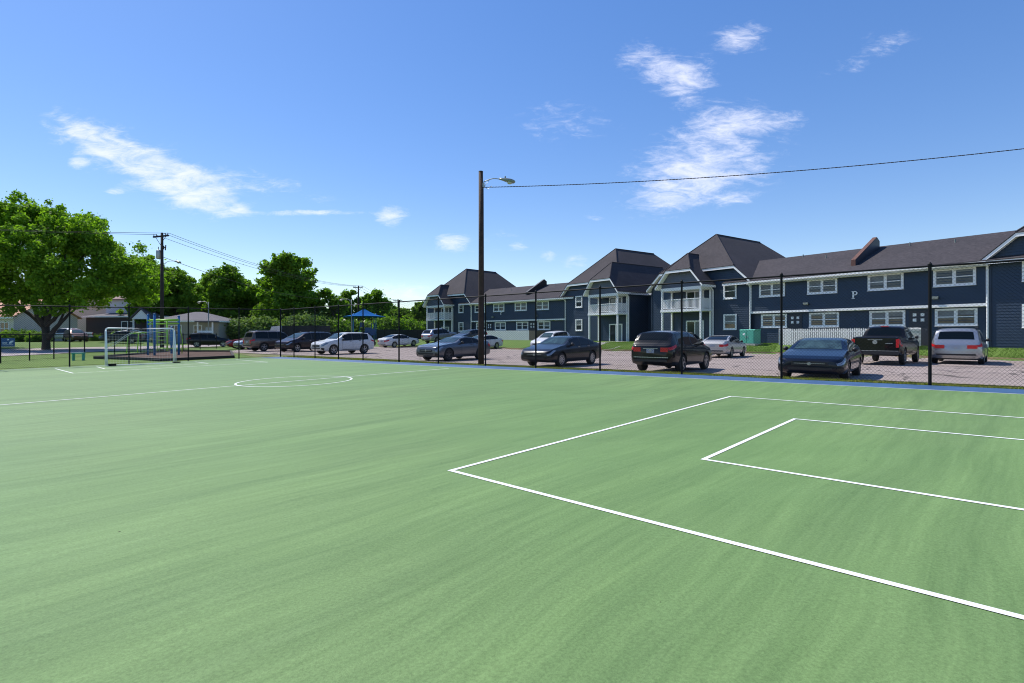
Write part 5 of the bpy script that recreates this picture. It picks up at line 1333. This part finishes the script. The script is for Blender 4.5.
# variants
tA = make_tree(17, 7.4, 2.2, 34000, .27, M['leaf_mid'], 21, .35, 64, lobe=(.13, .24), fill=.3)
tB = make_tree(15, 6.0, 2.0, 28000, .27, M['leaf_dark'], 33, .30, 56, lobe=(.13, .26), fill=.3)
tC = make_tree(13, 4.6, 1.8, 17000, .25, M['leaf_lite'], 41, .25, 30, lobe=(.13, .28), fill=.25)
tD = make_tree(16, 6.6, 1.5, 36000, .26, M['leaf_mid'], 58, .32, 80, lobe=(.13, .22), fill=.3)
tE = make_tree(14, 5.2, 2.0, 22000, .26, M['leaf_mid'], 63, .25, 26, lobe=(.14, .26), fill=.15)
gt = 'trees behind the houses and the car park'
TR = [
 (tB, 98, 104, .98, 0, 1., 'dark tree rising between the maple and the two storey house roof'),
 (tA, 128, 92, .74, 1, .74, 'mid green tree right behind the two storey house'),
 (tA, 149, 84, .70, 2, .80, 'bushy tree directly behind the near utility pole'),
 (tC, 143, 98, 1.05, 3, .98, 'light green tree top left of the near utility pole'),
 (tA, 176, 86, .68, 4, .70, 'bushy mid green tree just right of the near utility pole'),
 (tC, 190, 100, .98, 5, 1.0, 'light green tree behind the low grey house, left one'),
 (tD, 205, 102, .80, 6, .84, 'broad green tree behind the low grey house, middle one'),
 (tA, 228, 97, .80, 7, .82, 'broad green tree between the low grey house and the tallest round tree'),
 (tB, 245, 108, .82, 8, .86, 'dark tree partly behind the left side of the tallest round tree'),
 (tD, 287, 92, 1.08, 9, 1.04, 'tallest round topped tree left of centre'),
 (tB, 266, 99, .70, 10, .70, 'dark tree filling the foot of the tallest round tree on its left'),
 (tB, 306, 99, .62, 11, .64, 'dark tree filling the foot of the tallest round tree on its right'),
 (tC, 331, 95, .78, 12, .78, 'small light green tree right of the tallest round tree'),
 (tE, 348, 118, .80, 13, .82, 'thin crowned tree left of the distant utility pole'),
 (tE, 374, 116, .84, 14, .82, 'thin crowned tree right of the distant utility pole'),
 (tD, 386, 132, .66, 15, .66, 'far green tree above the right edge of the blue canopy'),
 (tB, 404, 128, .66, 16, .56, 'low dark tree below the farthest utility pole'),
 (tB, 421, 112, .60, 17, .58, 'dark tree touching the left porch of the apartments'),
 (tD, 436, 140, .80, 18, .68, 'far tree mostly behind the left end of the apartments'),
 (tA, 40, 118, .85, 19, .85, 'tree behind the beige houses, hidden by the maple'),
 (tB, 5, 112, .8, 20, .8, 'tree behind the orange roofed house'),
 (tB, 75, 118, .85, 21, .82, 'dark tree behind the maple and the plain beige house'),
 (tA, 165, 112, .78, 22, .74, 'far tree closing the gap behind the near utility pole'),
]
for i, (t, px, Z, s, rz, sz, lab) in enumerate(TR): plant(t, px, Z, lab, s, rz*1.7, sz, group=gt)
# bushes
def make_bush(h, r, n, size, m, seed):
    random.seed(seed); C = []; Rr = []
    for _ in range(12):
        a = random.uniform(0, 6.28); q = random.uniform(0, .65)*r; rr = random.uniform(.30, .5)*h; C.append((math.cos(a)*q, math.sin(a)*q*.8, random.uniform(.3, 1.)*(h-rr))); Rr.append(rr)
    V = leaf_cloud(C, Rr, n, size, .85); mb = MB()
    for c in C[:6]: limb(mb, (0, 0, -.1), c, .05, .02, .1, 4)
    return mbm(mb, M['bark'], True), cloud_mesh('foliage', V, m)
bA = make_bush(3.9, 3.4, 9000, .20, M['leaf_bush'], 3); bB = make_bush(3.2, 2.8, 7000, .20, M['leaf_mid'], 4); bC = make_bush(1.5, 1.5, 3500, .12, M['leaf_dark'], 6)
def bush(mshs, px, Z, label, s=1., rz=0, sz=None):
    x, y = at(px, Z); e = empty('shrub', (x, y, G(x, y)), rz); e.scale = (s, s, sz or s)
    link(bpy.data.objects.new('stem', mshs[0]), e); link(bpy.data.objects.new('foliage', mshs[1]), e); tag(e, label, 'shrub', 'shrubs behind the car park')
for i, (b_, px, Z, s, lab) in enumerate((
  (bA, 246, 78, .95, 'pale shrub at the left end of the shrub row behind the red sedan'), (bA, 262, 80, 1.05, 'pale shrub above the tan SUV, left one'), (bB, 278, 84, 1.1, 'mid green shrub above the tan SUV, right one'),
  (bA, 296, 80, 1.15, 'pale shrub above the dark minivan windshield'), (bA, 315, 84, 1.2, 'pale shrub above the dark minivan roof'), (bB, 333, 86, 1.2, 'mid green shrub left of the blue canopy'),
  (bB, 352, 92, 1.2, 'mid green shrub behind the left side of the blue canopy'), (bA, 372, 94, 1.0, 'pale shrub behind the right side of the blue canopy'), (bB, 390, 92, 1.35, 'rounded green shrub right of the blue canopy'),
  (bB, 408, 96, 1.2, 'rounded green shrub behind the white far sedan'), (bB, 425, 100, 1.1, 'green shrub beside the left porch of the apartments'), (bB, 228, 82, .6, 'small green shrub right of the low grey house'),
  (bC, 7, 72, 1.2, 'dark clipped shrub under the bungalow window at the left edge'), (bC, 22, 72, 1.25, 'dark clipped shrub left of the maple trunk'), (bC, 38, 71, 1.1, 'dark clipped shrub touching the maple trunk'),
  (bC, 96, 80, .8, 'dark low shrub under the brick house window'), (bB, 120, 78, .5, 'small green shrub by the white porch gable'), (bC, 290, 72, 1.2, 'dark shrub behind the dark minivan'), (bC, 312, 70, 1.3, 'dark shrub between dark minivan and white SUV'))): bush(b_, px, Z, lab, s, i*1.3)
random.seed(99)
# distant woodland beyond everything
V = []
for i in range(240):
    a = R(-75+150*i/240); rr = random.uniform(190, 260); x, y = math.sin(a)*rr, math.cos(a)*rr; V.append(((x, y, random.uniform(1, 4)), random.uniform(4.5, 8)))
Vv = leaf_cloud([v[0] for v in V], [v[1] for v in V], 60000, .9, .8)
tag(link(bpy.data.objects.new('far_woodland', cloud_mesh('far_woodland', Vv, M['leaf_dark']))), 'low far off belt of dark green woodland', 'woodland', kind='stuff')

# ------------------------------------------------------------------ sky, sun, camera
SUN_EL, SH = R(54), Vector((-.80, .60)).normalized()
w = bpy.data.worlds.new('World'); sc.world = w; w.use_nodes = True; nt = w.node_tree; N = nt.nodes; L = nt.links
for n in list(N): N.remove(n)
out = N.new('ShaderNodeOutputWorld'); bg = N.new('ShaderNodeBackground'); L.new(bg.outputs[0], out.inputs[0])
sky = N.new('ShaderNodeTexSky'); sky.sky_type = 'NISHITA'; sky.sun_disc = False; sky.sun_elevation = SUN_EL
sky.sun_rotation = math.atan2(SH.x, SH.y); sky.air_density = 1.0; sky.dust_density = .15; sky.ozone_density = 2.2; sky.altitude = 150
BG = .128; bg.inputs[1].default_value = BG
tc = N.new('ShaderNodeTexCoord'); sx = N.new('ShaderNodeSeparateXYZ'); L.new(tc.outputs['Generated'], sx.inputs[0])
def mth(op, a, b=None, c=None):
    n = N.new('ShaderNodeMath'); n.operation = op
    for i, v in enumerate((a, b, c)):
        if v is None: continue
        if isinstance(v, (int, float)): n.inputs[i].default_value = v
        else: L.new(v, n.inputs[i])
    return n.outputs[0]
yy = mth('MAXIMUM', sx.outputs[1], .05); u = mth('DIVIDE', sx.outputs[0], yy); v = mth('DIVIDE', sx.outputs[2], yy)
cb = N.new('ShaderNodeCombineXYZ'); L.new(u, cb.inputs[0]); L.new(v, cb.inputs[1]); uv = cb.outputs[0]
def blob(px, py, a, b, rot, s):
    m = mapping(N, L, uv, ((px-512)/530, (334-py)/530, 0), (0, 0, R(-rot)), (a/530, b/530, 1), 'TEXTURE')
    l = N.new('ShaderNodeVectorMath'); l.operation = 'LENGTH'; L.new(m, l.inputs[0])
    r = N.new('ShaderNodeMapRange'); r.interpolation_type = 'SMOOTHSTEP'; r.inputs[1].default_value = 1.; r.inputs[2].default_value = .15; r.inputs[3].default_value = 0; r.inputs[4].default_value = s
    L.new(l.outputs['Value'], r.inputs[0]); return r.outputs[0]
BL = [(145, 166, 165, 40, 26, .62), (190, 186, 95, 26, 25, .8), (120, 150, 90, 24, 22, .4), (250, 178, 60, 14, 12, .3), (215, 205, 45, 12, 12, .6), (78, 162, 17, 10, 0, .8), (114, 191, 15, 6, 0, .7), (95, 140, 60, 18, 30, .35), (310, 213, 85, 4.5, 0, .75), (392, 215, 24, 15, 0, 1.), (455, 243, 36, 15, 5, .72), (500, 240, 30, 14, 0, .45), (230, 185, 60, 16, 15, .35),
      (655, 66, 58, 32, 20, .66), (692, 82, 42, 34, -60, .66), (742, 38, 44, 24, -10, .75), (565, 122, 70, 30, 0, .42), (705, 160, 120, 66, -14, .66), (675, 190, 85, 34, -18, .55), (720, 120, 60, 30, -30, .4), (770, 122, 62, 16, -6, .5), (735, 199, 36, 9, -8, .55), (888, 42, 40, 18, -12, .55), (850, 65, 40, 14, -20, .28), (575, 262, 22, 11, 0, .6), (598, 218, 18, 6, 0, .5), (548, 256, 14, 10, 0, .5), (518, 247, 14, 8, 0, .5), (400, 292, 70, 16, 0, .55), (300, 190, 60, 16, 20, .25), (470, 180, 40, 14, 0, .10)]
tot = None
for b_ in BL:
    o_ = blob(*b_); tot = o_ if tot is None else mth('ADD', tot, o_)
tot = mth('MINIMUM', tot, 1.)
def wn(scale, sc3, rot, dist, det=8, rough=.62):
    m = mapping(N, L, uv, (0, 0, 0), (0, 0, R(rot)), sc3); n = N.new('ShaderNodeTexNoise'); n.inputs['Scale'].default_value = scale; n.inputs['Detail'].default_value = det; n.inputs['Roughness'].default_value = rough; n.inputs['Distortion'].default_value = dist
    L.new(m, n.inputs['Vector']); return n.outputs[0]
n1 = wn(14., (1, 3.2, 1), -14, .7, 10, .66); n2 = wn(34., (1., 2.6, 1), 25, .9, 8, .7); n3 = wn(5., (1, 1, 1), 0, .3, 4)
nz = mth('ADD', mth('ADD', mth('MULTIPLY', n1, .55), mth('MULTIPLY', n2, .27)), mth('MULTIPLY', n3, .18))
# cloud density: mask lifts the noise over a threshold
dn = N.new('ShaderNodeMapRange'); dn.interpolation_type = 'SMOOTHSTEP'; dn.inputs[1].default_value = .50; dn.inputs[2].default_value = 1.34
L.new(mth('ADD', mth('MULTIPLY_ADD', mth('SUBTRACT', nz, .5), 2.3, .40), mth('MULTIPLY', tot, .62)), dn.inputs[0])
den = mth('MULTIPLY', dn.outputs[0], mth('MINIMUM', mth('MULTIPLY', tot, 5.), 1.))
den = mth('MULTIPLY', den, mth('GREATER_THAN', sx.outputs[1], .06))
hs = N.new('ShaderNodeHueSaturation'); hs.inputs['Saturation'].default_value = 1.48; hs.inputs['Hue'].default_value = .514; hs.inputs['Value'].default_value = 1.58; gm = N.new('ShaderNodeGamma'); gm.inputs[1].default_value = .73; L.new(sky.outputs[0], gm.inputs[0]); L.new(gm.outputs[0], hs.inputs['Color'])
cm = mixrgb(N, L, hs.outputs[0], (6.8, 6.9, 7.8), mth('MULTIPLY', den, .76)); L.new(cm, bg.inputs[0])
w.cycles.sampling_method = 'MANUAL'; w.cycles.sample_map_resolution = 512
sl = bpy.data.lights.new('sun', 'SUN'); sl.energy = 4.4; sl.angle = R(.53); sl.color = (1., .955, .89)
so = bpy.data.objects.new('sun', sl); link(so); S = Vector((SH.x*math.cos(SUN_EL), SH.y*math.cos(SUN_EL), math.sin(SUN_EL)))
so.rotation_euler = S.to_track_quat('Z', 'Y').to_euler()
cam = bpy.data.cameras.new('camera'); co = bpy.data.objects.new('camera', cam); link(co); sc.camera = co
co.location = (0, 0, 1.6); co.rotation_euler = (R(90), 0, 0); cam.sensor_width = 36; cam.lens = 36*530/1024; cam.shift_y = -7.5/1024; cam.clip_end = 6000; cam.clip_start = .05
vs_ = sc.view_settings; vs_.view_transform = 'Standard'; vs_.look = 'None'; vs_.gamma = 1; vs_.use_curve_mapping = False; vs_.exposure = 0.36
sc.cycles.pixel_filter_type = 'BLACKMAN_HARRIS'; sc.cycles.filter_width = 1.05
sc.cycles.max_bounces = 6; sc.cycles.transparent_max_bounces = 6; sc.cycles.use_denoising = True
bpy.context.view_layer.update()
